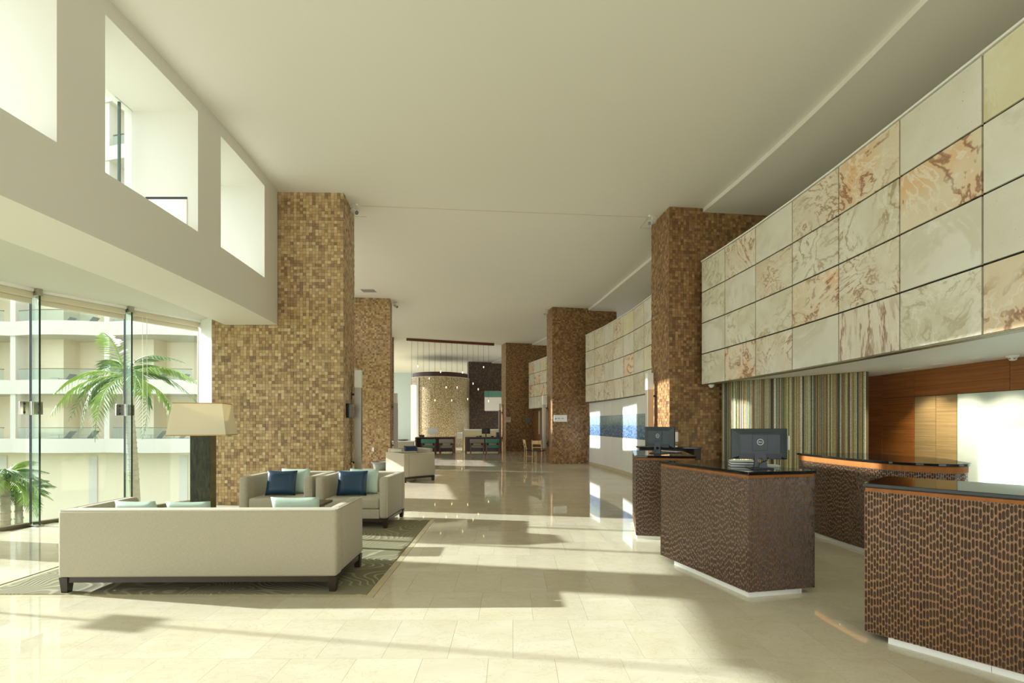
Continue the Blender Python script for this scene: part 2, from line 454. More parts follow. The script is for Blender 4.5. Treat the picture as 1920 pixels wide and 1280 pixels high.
for c in cells:
    if c in ns: continue
    X0, Y0, X1, Y1 = c; b = len(V)
    V += [(X0, Y0, 0), (X1, Y0, 0), (X1, Y1, 0), (X0, Y1, 0), (X0, Y0, -.013), (X1, Y0, -.013), (X1, Y1, -.013), (X0, Y1, -.013)]
    F += [(b, b+1, b+2, b+3), (b+4, b+5, b+1, b), (b+5, b+6, b+2, b+1), (b+6, b+7, b+3, b+2), (b+7, b+4, b, b+3)]
    T += [random.random()]*5
ft = link('floor_tiling', fast_mesh('floor_tiling', V, F, [m_marble_far], None, None, T), floor); tag(ft, kind='stuff')

# ---- rug let into the floor, with its border of small stones
rug = MB(); nx = 24
rug.span((RUG[0], RUG[1], -0.02), (RUG[2], RUG[3], 0.006))
rugo = rug.build('area_rug', m_rug, bevel=0.004)
tag(rugo, 'grey green rug with wavy contour lines under the sofa and armchairs', 'rug')
x = RUG[0]
while x < RUG[2]-0.01:
    MB().span((x+.001, RUG[1]-BW+.001, -0.02), (min(x+0.058, RUG[2])-.001, RUG[1]-.001, 0.0)).build('border_tile', m_border, floor)
    x += 0.058
y = RUG[1]-BW
while y < RUG[3]:
    y2 = min(y+0.36, RUG[3]+BW)
    MB().span((RUG[2]+.001, y+.001, -0.02), (RUG[2]+BW-.004, y2-.001, 0.0)).build('border_tile', m_border, floor)
    MB().span((RUG[0]-BW+.001, y+.001, -0.02), (RUG[0]-.001, y2-.001, 0.0)).build('border_tile', m_border, floor)
    y = y2
x = RUG[0]
while x < RUG[2]-0.01:
    MB().span((x+.001, RUG[3]+.001, -0.02), (min(x+0.3, RUG[2])-.001, RUG[3]+BW-.001, 0.0)).build('border_tile', m_border, floor)
    x += 0.3
MB().span((RUG[0]-BW-.012, RUG[1]-BW, -0.01), (RUG[0]-BW, RUG[3]+BW, 0.0035)).build('edge_strip', m_alu, floor)

# ---- ceiling and its lower strip on the right
ceil = MB().prism([(-4.95, -7), (8.5, -7), (8.5, 41), (-15, 41), (-8.3, 24), (-6.6, 16.5), (-5.3, 9.3), (-5.2, 8.7)], HC, HC+0.25).build('ceiling', m_ceil)
tag(ceil, 'high plain cream ceiling over the whole lobby', 'ceiling', kind='structure')
ys = [-7+i*0.5 for i in range(34)]
A = [(onyx_x(y)+0.12, y) for y in ys]; B = [(8.4, y) for y in ys]
def right_x(Y):
    pts = [(9.7, 3.75), (12, 3.6), (17.2, 2.95), (24, 1.6), (33, -1.2), (41, -4.5)]
    for (a, xa), (b, xb) in zip(pts, pts[1:]):
        if a <= Y <= b: return xa+(xb-xa)*(Y-a)/(b-a)
    return 3.75
ys2 = [9.7+i*1.0 for i in range(32)]
A += [(right_x(y), y) for y in ys2[1:]]; B += [(8.4, y) for y in ys2[1:]]
t = MB().strip(A, B, HC-0.075, HC).build('trim_1', m_ceil); tag(t, 'lower strip of cream ceiling above the stone panel wall', 'ceiling', kind='structure')
g = MB()
def cpt(px, py): Y = (HC-EYE)*FOC/(HOR-py); return ((px-960)/FOC*Y, Y, HC-0.001)
def gap_strip(mb, a, b, w=0.012):
    a, b = Vector(a), Vector(b); d = (b-a).normalized(); n = Vector((-d.y, d.x, 0))*w/2
    mb.prism([(a-n).xy[:], (b-n).xy[:], (b+n).xy[:], (a+n).xy[:]], HC-0.004, HC)  # darker strip under the ceiling, coloured as the shadow gap of a joint
gap_strip(g, cpt(676, 385.5), cpt(1216, 407)); gap_strip(g, cpt(665, 405.6), cpt(687, 406.2)); gap_strip(g, cpt(1200, 427), cpt(1221, 428)); gap_strip(g, cpt(1216, 407), cpt(1200, 427))
t = g.build('trim_2', m_border); tag(t, 'thin darker strip for the shadow gap of a joint across the cream ceiling between the front columns', 'trim', kind='structure')

# ---- left bulkhead with square openings
OPEN = [(-1.3, 0.2), (0.72, 2.22), (2.75, 4.26), (4.77, 6.25), (6.79, 8.22)]
ZB, ZO0, ZO1 = 3.30, 3.99, 5.56
def mk_sun_blind():
    t = NT('added_sun_blind'); t.base(lin(226, 220, 202)); t.b.inputs['Roughness'].default_value = 0.8
    tl = t.n('ShaderNodeBsdfTranslucent'); tl.inputs[0].default_value = lin(236, 230, 212)
    mx = t.n('ShaderNodeMixShader'); mx.inputs[0].default_value = 0.55
    t.l(t.b.outputs[0], mx.inputs[1]); t.l(tl.outputs[0], mx.inputs[2]); t.l(mx.outputs[0], t.t.nodes['Material Output'].inputs[0]); return t.m
m_sun_blind = mk_sun_blind()
def seg(mb, y0, y1, z0, z1):
    n = max(1, int((y1-y0)/0.4)); Y = [y0+(y1-y0)*i/n for i in range(n+1)]
    mb.strip([(bulk_out(y), y) for y in Y], [(bulk_in(y), y) for y in Y], z0, z1)
mb = MB(); seg(mb, -7.0, 8.80, ZB, ZO0); seg(mb, -7.0, 8.80, ZO1, HC)
edges = [-7.0]+[e for o in OPEN for e in o]+[8.80]
for k in range(0, len(edges), 2): seg(mb, edges[k], edges[k+1], ZO0, ZO1)
bw_ = mb.build('wall_left', m_paint); tag(bw_, 'cream upper wall on the left with a row of deep square openings', 'wall', kind='structure')
for (y0, y1) in OPEN:
    ym = (y0+y1)/2
    MB().prism([(bulk_out(y0)+.10, y0), (bulk_out(y1)+.10, y1), (bulk_out(y1)+.112, y1), (bulk_out(y0)+.112, y0)], ZO0, ZO1).build('pane', m_glass, bw_)
y0, y1 = OPEN[3]
MB().span((bulk_out(y1)+.28, y1-.012, ZO0+.05), (bulk_in(y1)-.14, y1, ZO0+.42)).build('access_panel', m_white, bw_, bevel=0.003)
MB().span((bulk_out(y1)+.28, y1-.006, ZO0+.425), (bulk_in(y1)-.14, y1, ZO0+.452)).build('slot', m_blackrub, bw_)
MB().box((bulk_out(6.0)+.07, 6.07, (ZO0+ZO1)/2), (0.03, 0.016, ZO1-ZO0)).build('mullion', m_glassedge, bw_)
# further bays beyond the first column: same wall, mostly hidden
mb = MB()
for (P, Q) in (((-4.5, 9.9), (-5.7, 16.3)), ((-5.9, 17.3), (-7.4, 23.6))):
    mb.prism([P, Q, (Q[0]-0.9, Q[1]), (P[0]-0.9, P[1])], ZB, ZB+0.7); mb.prism([P, Q, (Q[0]-0.9, Q[1]), (P[0]-0.9, P[1])], HC-0.2, HC)
    for f in (0, .31, .62, .93):
        a_ = (P[0]+(Q[0]-P[0])*f, P[1]+(Q[1]-P[1])*f); b_ = (P[0]+(Q[0]-P[0])*(f+.09), P[1]+(Q[1]-P[1])*(f+.09)); mb.prism([a_, b_, (b_[0]-.9, b_[1]), (a_[0]-.9, a_[1])], ZB+.7, HC-.2)
mb.prism([(-5.3, 9.9), (-6.5, 16.3), (-7.75, 16.4), (-6.35, 9.9)], ZB, ZB+.1); mb.prism([(-6.7, 17.3), (-8.2, 23.6), (-9.3, 23.7), (-7.8, 17.3)], ZB, ZB+.1)  # soffit strips added out of view to stop sun above the blinds
t = mb.build('wall_left_far', m_paint); tag(t, 'cream upper wall continuing on the left behind the mosaic columns', 'wall', kind='structure')

for k_, (P, Q, zb) in enumerate((((-6.3, 9.95), (-7.65, 16.2), 1.95), ((-7.75, 17.4), (-9.2, 23.5), 2.7))):  # unseen blinds added to shorten the reach of the sun across the floor
    t = MB().prism([P, Q, (Q[0]-.02, Q[1]), (P[0]-.02, P[1])], zb, ZB).build('window_%d' % (20+k_), m_sun_blind); tag(t, ['unseen blind added to cut the sun behind the broad column', 'unseen blind added to cut the sun behind the second left column'][k_], 'window', kind='structure')
    MB().prism([P, Q, (Q[0]-.1, Q[1]), (P[0]-.1, P[1])], -.02, .05).build('bottom_rail', m_alu, t)
# ---- soffit between bulkhead and glass, head trim
FAC = [(-8.1, -7.0), (-8.1, -1.0), (-8.0, 2.0), (-7.78, 3.2), (-7.6, 4.4), (-7.35, 5.9), (-7.08, 7.05), (-6.56, 8.12), (-6.03, 9.2)]
FIN = [(-7.6, 4.4), (-7.08, 7.05), (-6.56, 8.12)]
m_soff = plain('grey_soffit_finish', lin(206, 204, 192), 0.7, var=0.02)  # one even grey, darker than the wall paint
mb = MB()
inner = [(bulk_out(y)+0.02, y) for y in (-7.0, 2.0, 3.2, 4.4, 5.9, 7.0, 8.0, 8.8)]
poly = inner+[(-5.5, 9.3), (-6.3, 9.5)]+[(x-0.25, y) for x, y in FAC[::-1]]
mb.prism(poly, 3.45, 3.58)
t = mb.build('ceiling_soffit', m_soff); tag(t, 'pale grey soffit between the upper wall and the window wall', 'ceiling', kind='structure')
mb = MB(); mb.strip([(x+0.05, y) for x, y in FAC], [(x+0.17, y) for x, y in FAC], 3.405, 3.452)
t = mb.build('trim_3', m_white); tag(t, 'white trim along the head of the window wall', 'trim', kind='structure')

# ---- glass wall
m_blind = plain('roller_blind_fabric', lin(214, 205, 182), 0.8, var=0.03)
def along(a, b, s0, s1, off):
    d = Vector((b[0]-a[0], b[1]-a[1])); L = d.length; d /= L; n = Vector((d.y, -d.x))     # n points into the room
    p = Vector(a)+d*s0+n*off; q = Vector(a)+d*(L-s1)+n*off; return p, q, n
wl_ = ['left window bay, outermost pane in view', 'window bay between the two glass fins, palm tree behind', 'window bay beside the mosaic column, behind the lamp']
def window(a, b, name, label, blind=True):
    p, q, n = along(a, b, 0.02, 0.02, 0.0)
    fr = MB(); fr.prism([(p-n*.03)[:], (q-n*.03)[:], (q+n*.05)[:], (p+n*.05)[:]], -0.02, 0.045)
    fr.prism([(p-n*.03)[:], (q-n*.03)[:], (q+n*.05)[:], (p+n*.05)[:]], 3.36, 3.45)
    w = fr.build(name, m_alu); tag(w, label, 'window', kind='structure')
    MB().prism([(p-n*.006)[:], (q-n*.006)[:], (q+n*.006)[:], (p+n*.006)[:]], 0.045, 3.36).build('pane', m_glass, w)
    if blind:
        p, q, n = along(a, b, 0.05, 0.05, 0.11)
        h = MB()
        h.prism([(p-n*.045)[:], (q-n*.045)[:], (q+n*.045)[:], (p+n*.045)[:]], 3.31, 3.404)
        h.prism([(p-n*.03)[:], (q-n*.03)[:], (q+n*.02)[:], (p+n*.02)[:]], 3.235, 3.31)
        h.build('roller_blind', m_blind, w, True, 0.012, 2)
    return w
for k in range(len(FAC)-1):
    lb = {5: wl_[0], 6: wl_[1], 7: wl_[2]}.get(k, 'window pane of the left glass wall nearer than the view')
    window(FAC[k], FAC[k+1], 'window_%d' % (k+1), lb, k >= 4)
def fin(pt, d, label):
    """a floor to ceiling glass fin standing square to the glass"""
    d = Vector(d).normalized(); n = Vector((d.y, -d.x)); p = Vector(pt)
    e = empty('glass_fin', (p.x, p.y, 0), math.atan2(n.y, n.x), label, 'glass fin', 'glass fins of the window wall')
    MB().span((0.02, -0.011, 0.02), (0.232, 0.011, 3.36)).build('blade', m_finglass, e)
    MB().span((0.232, -0.011, 0.02), (0.236, 0.011, 3.36)).build('edge', m_glassedge, e)
    MB().span((0.012, -0.014, 0.02), (0.02, 0.014, 3.36)).build('back_seal', m_glassedge, e)
    br_ = MB().span((0.01, -0.035, 3.35), (0.24, 0.035, 3.45)).build('head_bracket', m_steel, e, bevel=0.004)
    for x in (0.07, 0.18):
        MB().cyl((x, -0.042, 3.40), 0.012, 0.008, 10).build('bolt', m_black, br_) if False else MB().box((x, -0.037, 3.40), (0.018, 0.006, 0.018)).build('bolt', m_black, br_)
    MB().span((0.01, -0.05, 0.0), (0.25, 0.05, 0.02)).build('shoe', m_steel, e, bevel=0.003)
    for s in (-1, 1):
        h = MB().box((0.03, s*0.075, 1.72), (0.03, 0.12, 0.19)).build('hinge_plate', m_chrome, e, bevel=0.004)
        for z in (1.66, 1.78): MB().box((0.048, s*0.085, z), (0.008, 0.022, 0.022)).build('screw', m_black, h)
    MB().cyl((0.05, 0, 1.62), 0.02, 0.2, 12).build('hinge_barrel', m_chrome, e, True)
    return e
fin(FIN[1], (FAC[7][0]-FAC[5][0], FAC[7][1]-FAC[5][1]), 'tall glass fin with steel hinge at the far left of the window wall')
fin(FIN[2], (FAC[8][0]-FAC[6][0], FAC[8][1]-FAC[6][1]), 'tall glass fin in front of the palm tree, nearer the lamp')
fin(FIN[0], (FAC[5][0]-FAC[3][0], FAC[5][1]-FAC[3][1]), 'glass fin left of the picture that shades the foreground floor')
mb = MB().span((-7.75, 5.66, -0.02), (-7.42, 6.28, 3.45)); t = mb.build('wall_post', m_paint); tag(t, 'cream structural post in the window wall left of the view', 'wall', kind='structure')
# blind chain on the second fin
c_ = MB(); cx, cy = -6.33, 8.22
c_.tube([(cx, cy, 3.33), (cx, cy+.01, 2.2), (cx, cy+.01, 1.32), (cx+.03, cy+.02, 1.22), (cx+.06, cy+.03, 1.32), (cx+.06, cy+.03, 2.2), (cx+.06, cy+.02, 3.33)], 0.004, 5)
t = c_.build('blind_chain', m_dome, None, True); tag(t, 'white looped blind chain hanging beside the second glass fin', 'chain')
# white jamb between glass and column
jb = MB().prism([(-5.505, 8.80), (-5.98, 9.16), (-6.02, 9.6), (-5.45, 9.7)], 0, 3.45).build('wall_jamb', m_white); tag(jb, 'white plaster jamb between the window wall and the mosaic column', 'wall', kind='structure')
MB().prism([(-5.985, 9.155), (-6.03, 9.195), (-6.0, 9.23), (-5.95, 9.19)], 0.0, 3.3).build('channel', m_alu, jb)

# ---- mosaic columns
def mosaic(mb_arrays, p0, p1, z0, z1, pal, size=0.057):
    """tiles of end and side grain wood on one upright face"""
    V, F, C = mb_arrays
    p0, p1 = np.array(p0, float), np.array(p1, float); d = p1-p0; Lg = np.linalg.norm(d); d /= Lg; nrm = np.array([d[1], -d[0]])
    nu = max(1, round(Lg/size)); nv = max(1, round((z1-z0)/size)); su, sv = Lg/nu, (z1-z0)/nv
    iu, iv = np.meshgrid(np.arange(nu), np.arange(nv)); iu = iu.ravel(); iv = iv.ravel(); n = len(iu)
    gp = 0.0013; dep = 0.002+0.0065*rng.random(n)**1.5
    u0 = iu*su+gp; u1 = (iu+1)*su-gp; w0 = z0+iv*sv+gp; w1 = z0+(iv+1)*sv-gp
    def P(u, w, e): return np.stack([p0[0]+d[0]*u+nrm[0]*e, p0[1]+d[1]*u+nrm[1]*e, w], 1)
    fr = [P(u0, w0, dep), P(u1, w0, dep), P(u1, w1, dep), P(u0, w1, dep)]
    z = np.zeros(n); bk = [P(u0, w0, z), P(u1, w0, z), P(u1, w1, z), P(u0, w1, z)]
    vv = np.stack(fr+bk, 1).reshape(-1, 3); b = (np.arange(n)*8+sum(len(a) for a in V))[:, None]
    q = np.concatenate([b+np.array([[0, 1, 2, 3]]), b+np.array([[4, 5, 1, 0]]), b+np.array([[5, 6, 2, 1]]), b+np.array([[6, 7, 3, 2]]), b+np.array([[7, 4, 0, 3]])], 1).reshape(-1, 4)
    r = rng.random(n); k = rng.integers(0, len(pal), n); base = np.array(pal)[k]
    mean = np.mean(np.array(pal), 0); base = 1.06*(mean+(base-mean)*0.66); base = 0.92*base+0.08*base.mean(1, keepdims=True); sh = (0.88+0.24*rng.random(n))[:, None]; base = np.clip(base*sh, 0, 1)
    cc = np.concatenate([base, (rng.random(n) > 0.5).astype(float)[:, None]], 1)
    V.append(vv); F.append(q); C.append(np.repeat(cc, 5, 0))
    return nrm
def pal_of(*cs): return [lin(*c)[:3] for c in cs]
PAL_L = pal_of((196, 164, 112), (182, 148, 96), (206, 178, 128), (168, 134, 86), (186, 156, 106), (176, 142, 90), (140, 104, 62), (214, 190, 142), (150, 116, 72), (192, 160, 108), (112, 82, 52))
PAL_SHADE = [(r*.90, g*.84, b*.76) for r, g, b in pal_of((170, 134, 84), (154, 116, 68), (182, 146, 96), (140, 102, 58), (162, 124, 76), (126, 90, 50), (146, 108, 64), (196, 162, 112), (112, 78, 44), (160, 122, 74), (96, 68, 42))]  # darker browns than the left, shade of that side put into the colour
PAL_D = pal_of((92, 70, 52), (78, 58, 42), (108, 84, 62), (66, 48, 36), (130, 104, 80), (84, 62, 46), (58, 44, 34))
def column(faces, core, pal, label, size=0.057):
    cm = MB().prism(core, 0, HC).build('mosaic_column', plain('mosaic_backing', lin(70, 50, 30), 0.6) if 'mosaic_backing' not in bpy.data.materials else bpy.data.materials['mosaic_backing'])
    tag(cm, label, 'column', kind='structure')
    A_ = ([], [], [])
    for (p, q) in faces: mosaic(A_, p, q, 0.0, HC, pal, size)
    me = fast_mesh('wood_mosaic_tiles', np.concatenate(A_[0]), np.concatenate(A_[1]), [m_mosaic], None, np.concatenate(A_[2]))
    o = link('wood_mosaic_tiles', me, cm); tag(o, kind='stuff')
    return cm
def quad(FL, FR, RR, RL): return [FL, FR, RR, RL]
c1l = quad((-5.5, 8.80), (-3.115, 8.87), (-3.22, 9.79), (-5.5, 9.72))
col1L = column([(c1l[0], c1l[1]), (c1l[1], c1l[2])], c1l, PAL_L, 'broad wood mosaic column behind the two armchairs on the left')
c2l = quad((-6.6, 16.1), (-4.16, 16.37), (-4.33, 17.3), (-6.7, 17.1))
col2L = column([(c2l[0], c2l[1]), (c2l[1], c2l[2])], c2l, PAL_L, 'second wood mosaic column on the left, behind the far armchairs')
c3l = quad((-8.2, 23.4), (-5.85, 23.76), (-6.1, 24.7), (-8.4, 24.4))
col3L = column([(c3l[0], c3l[1]), (c3l[1], c3l[2])], c3l, PAL_SHADE, 'third wood mosaic column on the left, only a sliver in view')
c1r = quad((3.095, 9.43), (5.6, 9.72), (5.5, 10.6), (3.0, 10.32))
col1R = column([(c1r[0], c1r[1]), (c1r[3], c1r[0])], c1r, PAL_SHADE, 'shade tinted wood mosaic column on the right beside the reception desks')
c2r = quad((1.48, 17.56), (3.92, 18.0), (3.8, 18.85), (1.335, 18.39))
col2R = column([(c2r[0], c2r[1]), (c2r[3], c2r[0])], c2r, PAL_SHADE, 'wood mosaic column on the right carrying the white arrow sign')
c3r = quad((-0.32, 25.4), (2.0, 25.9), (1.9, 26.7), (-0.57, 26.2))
col3R = column([(c3r[0], c3r[1]), (c3r[3], c3r[0])], c3r, PAL_SHADE, 'far wood mosaic column on the right with two small square plates')
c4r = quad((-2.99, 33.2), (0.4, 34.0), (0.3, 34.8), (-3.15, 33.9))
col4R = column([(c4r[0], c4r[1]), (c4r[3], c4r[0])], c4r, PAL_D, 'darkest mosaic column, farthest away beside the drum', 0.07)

# ---- end wall
m_daytint = plain('daylight_tinted_wall', lin(186, 202, 206), 0.5, var=0.03, vs=0.4)  # blue of the daylight put into the wall colour
t = MB().span((-17, 40.5, 0), (6, 40.8, HC)).build('wall_far', m_daytint); tag(t, 'pale wall closing the far end of the lobby, tinted with blue daylight', 'wall', kind='structure')

# ---- wall behind the camera, with an unseen opening added and sized for fill light
mb = MB(); mb.span((-8.2, -7.3, 0), (-1.5, -7, HC)); mb.span((6.0, -7.3, 0), (8.5, -7, HC)); mb.span((-1.5, -7.3, 4.6), (6.0, -7, HC))
t = mb.build('wall_back', m_paint); tag(t, 'cream wall behind the viewer with a wide unseen opening for fill daylight', 'wall', kind='structure')

# ---- right side: stone panel wall
TOPZ, BOTZ = 4.63, 2.243; ROW = (TOPZ-BOTZ)/4
KIND1 = [['cloud', 'cloud', 'plain', 'cloud'], ['swirl', 'plain', 'cloud', 'orange'], ['plain', 'swirl', 'ring', 'swirl'], ['swirl', 'ring', 'orange', 'plain'],
         ['orange', 'ring', 'swirl', 'vein'], ['speck', 'orange', 'plain', 'cloud'], ['green', 'plain', 'speck', 'orange'], ['cloud', 'speck', 'swirl', 'plain'], ['plain', 'cloud', 'ring', 'cloud']]
def panel_wall(pts, kinds, name, label, depth, rows=4):
    """pts: plan joints from far to near, room side to the left of travel"""
    fr = MB()
    A = pts; Bk = []
    for i, p in enumerate(pts):
        a = Vector(pts[max(i-1, 0)]); b = Vector(pts[min(i+1, len(pts)-1)]); d = (b-a).normalized(); n = Vector((-d.y, d.x))
        if n.x < 0: n = -n
        Bk.append((p[0]+n.x*0.03, p[1]+n.y*0.03))
    A2 = Bk; B2 = [(p[0]+depth, p[1]) for p in Bk]
    fr.strip(A2, B2, BOTZ+0.06, TOPZ)
    w = fr.build(name, m_blackrub if False else plain('panel_carrier', lin(22, 20, 12), 0.7) if 'panel_carrier' not in bpy.data.materials else bpy.data.materials['panel_carrier'])
    tag(w, label, 'wall', kind='structure')
    for i in range(len(pts)-1):
        a, b = Vector(pts[i]), Vector(pts[i+1]); d = b-a; L = d.length; ang = math.atan2(d.y, d.x); mid = (a+b)/2
        me = {}
        for r_ in range(rows):
            kd = kinds[i % len(kinds)][r_]
            m_ = MB().box((0, 0, 0), (L-0.019, 0.024, ROW-0.019)).mesh('onyx_panel', m_onyx[kd], bevel=0.002, seg=1)
            n = Vector((-d.y, d.x)).normalized(); n = n if n.x > 0 else -n
            link('onyx_panel', m_, w, (mid.x+n.x*0.014, mid.y+n.y*0.014, TOPZ-ROW*(r_+0.5)), ang)
    MB().strip([(p[0]+0.06, p[1]) for p in pts], [(p[0]+depth, p[1]) for p in pts], TOPZ, TOPZ+.02).build('top_ledge', m_paint, w)
    # bottom metal edge and top white trim
    MB().strip([(p[0]-0.004, p[1]) for p in pts], [(p[0]+0.10, p[1]) for p in pts], BOTZ-0.012, BOTZ-0.001).build('bottom_rail', m_alu, w)
    MB().strip([(p[0]-0.012, p[1]) for p in pts], [(p[0]+0.06, p[1]) for p in pts], TOPZ+0.001, TOPZ+0.022).build('top_trim', m_white, w)
    return w
js = []
Yj = [9.345, 8.56, 7.665, 6.77, 5.86, 4.945, 4.075, 3.19, 2.3, 1.4, 0.5, -0.4]
pts1 = [(onyx_x(y), y) for y in Yj]
pw1 = panel_wall(pts1, KIND1, 'wall_right', 'long wall of cream and orange onyx panels above the reception', 2.9)
def lerp_pts(ctrl, n):
    out = []; tot = 0; L = [0]
    for a, b in zip(ctrl, ctrl[1:]): tot += math.dist(a, b); L.append(tot)
    for i in range(n+1):
        s = tot*i/n
        for k in range(len(ctrl)-1):
            if L[k] <= s <= L[k+1]+1e-9:
                f = (s-L[k])/(L[k+1]-L[k]); out.append((ctrl[k][0]+(ctrl[k+1][0]-ctrl[k][0])*f, ctrl[k][1]+(ctrl[k+1][1]-ctrl[k][1])*f)); break
    return out
KIND2 = [['cloud', 'plain', 'cloud', 'cloud'], ['cloud', 'cloud', 'swirl', 'ring'], ['plain', 'swirl', 'plain', 'swirl'], ['swirl', 'cloud', 'plain', 'vein'], ['green', 'plain', 'orange', 'ring'], ['cloud', 'cloud', 'plain', 'cloud'], ['plain', 'cloud', 'green', 'plain'], ['cloud', 'plain', 'plain', 'cloud']]
ctrl2 = [(2.63, 17.19), (3.0, 15.6), (3.235, 14.07), (3.35, 13.1), (3.41, 12.17), (3.5, 10.75)]
pts2 = lerp_pts(ctrl2, 8)
pw2 = panel_wall(pts2, KIND2, 'wall_right_second', 'second stretch of onyx panels between the two right columns', 2.4)
ctrl3 = [(0.876, 25.2), (1.62, 22.8), (2.4, 19.6)]
KIND3 = [['orange', 'cloud', 'orange', 'plain'], ['plain', 'orange', 'green', 'cloud'], ['green', 'cloud', 'orange', 'cloud']]
pw3 = panel_wall(lerp_pts(ctrl3, 7), KIND3, 'wall_right_third', 'third, farthest stretch of onyx panels on the right', 2.2)
# upper back wall over the panel box and right side closure
t = MB().prism([(6.9, -7), (7.2, -7), (7.2, 40.5), (6.9, 40.5)], 2.3, HC).build('wall_back_right', m_paint); tag(t, 'cream wall behind and above the onyx panels', 'wall', kind='structure')

# ---- reception recess: soffit, striped glass wall, timber wall, cabinets, white glass
SZ = 2.30
sof = MB().prism([(onyx_x(y)+0.10, y) for y in Yj]+[(7.2, -0.4), (7.2, 9.6), (5.0, 9.62)], SZ, SZ+0.05).build('ceiling_reception', m_white)
tag(sof, 'low white soffit over the reception with recessed downlights', 'ceiling', kind='structure')
for k, (x, y) in enumerate(((5.74, 5.93), (5.75, 6.49), (5.78, 6.99))):
    e = empty('downlight', (x, y, SZ), 0, ['recessed downlight nearest the smoke detector', 'middle one of the recessed reception downlights', 'recessed downlight nearest the striped wall'][k], 'downlight', 'reception downlights')
    MB().lathe((0, 0, -0.006), [(0.075, 0.006), (0.075, 0.0), (0.055, 0.0), (0.05, 0.005)], 20).build('ring', m_dome, e, True)
    MB().cyl((0, 0, -0.003), 0.048, 0.002, 18).build('lens', plain('downlight_lens', lin(250, 244, 225), 0.3) if k == 0 else bpy.data.materials['downlight_lens'], e)
    ld = bpy.data.lights.new('downlight_lamp', 'SPOT'); ld.energy = 75; ld.spot_size = R(95); ld.spot_blend = 0.6; ld.shadow_soft_size = 0.05; ld.color = (1, 0.88, 0.7)
    lo = bpy.data.objects.new('downlight_lamp', ld); COL.objects.link(lo); lo.parent = e; lo.location = (0, 0, -0.02)
def detector(loc, label):
    e = empty('smoke_detector', loc, 0, label, 'smoke detector')
    MB().lathe((0, 0, -0.02), [(0.02, 0.02), (0.062, 0.02), (0.062, 0.006), (0.052, 0.0)], 20).build('base', m_dome, e, True)
    MB().lathe((0, 0, -0.058), [(0.018, 0.0), (0.034, 0.006), (0.045, 0.038)], 20).build('head', m_dome, e, True)
    for i in range(6):
        a = i*math.pi/3; MB().box((0.039*math.cos(a), 0.039*math.sin(a), -0.036), (0.008, 0.018, 0.012), a).build('vent', m_greyplas, e)
detector((5.95, 5.7, SZ), 'white smoke detector on the low reception soffit')
# striped wall
sA, sB = Vector((4.12, 9.40)), Vector((5.47, 7.42)); sd = (sB-sA); sL = sd.length; sd.normalize(); sn = Vector((sd.y, -sd.x)); sn = sn if sn.y < 0 else -sn
core = MB().prism([(sA-sn*.0)[:], (sB-sn*.0)[:], (sB-sn*.10)[:], (sA-sn*.10)[:]], 0, SZ).build('wall_striped', plain('striped_wall_core', lin(90, 84, 60), 0.6))
tag(core, 'wall of narrow vertical green, tan and white glass strips behind the reception', 'wall', kind='structure')
pal = pal_of((150, 146, 88), (112, 108, 64), (196, 188, 136), (224, 220, 190), (140, 100, 52), (84, 72, 42), (168, 166, 112), (240, 238, 218), (120, 134, 96), (176, 142, 82), (62, 54, 34), (210, 204, 162), (156, 134, 80))
Vs, Fs, Cs = [], [], []; s = 0.0
while s < sL:
    w = random.choice((0.008, 0.011, 0.014, 0.018, 0.024)); w = min(w, sL-s); dp = random.uniform(0.004, 0.02); c = np.array(random.choice(pal))*random.uniform(0.8, 1.15)
    p0 = sA+sd*(s+0.0008); p1 = sA+sd*(s+w-0.0008); q0 = p0+sn*dp; q1 = p1+sn*dp; b = len(Vs)
    for z in (0.0, SZ-0.004): Vs += [(p0.x, p0.y, z), (p1.x, p1.y, z), (q1.x, q1.y, z), (q0.x, q0.y, z)]
    Fs += [(b+3, b+2, b+6, b+7), (b+2, b+1, b+5, b+6), (b, b+3, b+7, b+4), (b+4, b+7, b+6, b+5)]
    Cs += [list(np.clip(c, 0, 1))+[1]]*4; s += w
tt = NT('striped_glass'); pp = tt.pos(); aa = tt.n('ShaderNodeAttribute', attribute_name='tile_colour')
sp = tt.ramp(tt.noise(tt.scale(pp, (120, 120, 60)), 1.0, 3, 0.7), [(0.35, 0.5), (0.62, 1.15)])
tt.base(tt.mix(1.0, aa.outputs['Color'], sp, 'MULTIPLY')); m_stripe = tt.set(0.4)
o = link('glass_strips', fast_mesh('glass_strips', Vs, Fs, [m_stripe], None, Cs), core); tag(o, kind='stuff')
# timber wall of veneer panels with a header over cabinets and white glass
XW = 6.15
tw = MB().span((XW+.02, -7, 0), (XW+.3, 9.3, SZ)).build('wall_timber', m_darkwood); tag(tw, 'teak veneer wall of large panels behind the curved desk', 'wall', kind='structure')
def tpan(y0, y1, z0, z1, m=m_wallwood, nm='veneer_panel', x=XW, th=0.02):
    return MB().span((x, y0+.003, z0+.003), (x+th, y1-.003, z1-.003)).build(nm, m, tw, bevel=0.002, seg=1)
tpan(7.98, 8.6, 0, SZ); tpan(7.35, 7.98, 0, 1.905); tpan(7.35, 7.98, 1.905, SZ); tpan(8.6, 9.2, 0, SZ)
tpan(5.93, 7.35, 1.905, SZ); tpan(4.5, 5.93, 1.905, SZ); tpan(3.0, 4.5, 1.905, SZ)
for (a, b) in ((6.98, 7.35), (6.63, 6.98)): tpan(a, b, 0, 1.905, m_bronze, 'cabinet_door', XW+.012, 0.02)
m_wglass = plain('white_back_painted_glass', lin(204, 218, 208), 0.04, var=0.01)
wg = MB().span((XW-.004, 3.0, 0.02), (XW+.02, 6.625, 1.90)).build('white_glass_panel', m_wglass, tw, bevel=0.002, seg=1)
MB().span((XW-.012, 6.605, 0.0), (XW+.02, 6.63, 1.90)).build('glass_edge', m_finglass, tw)
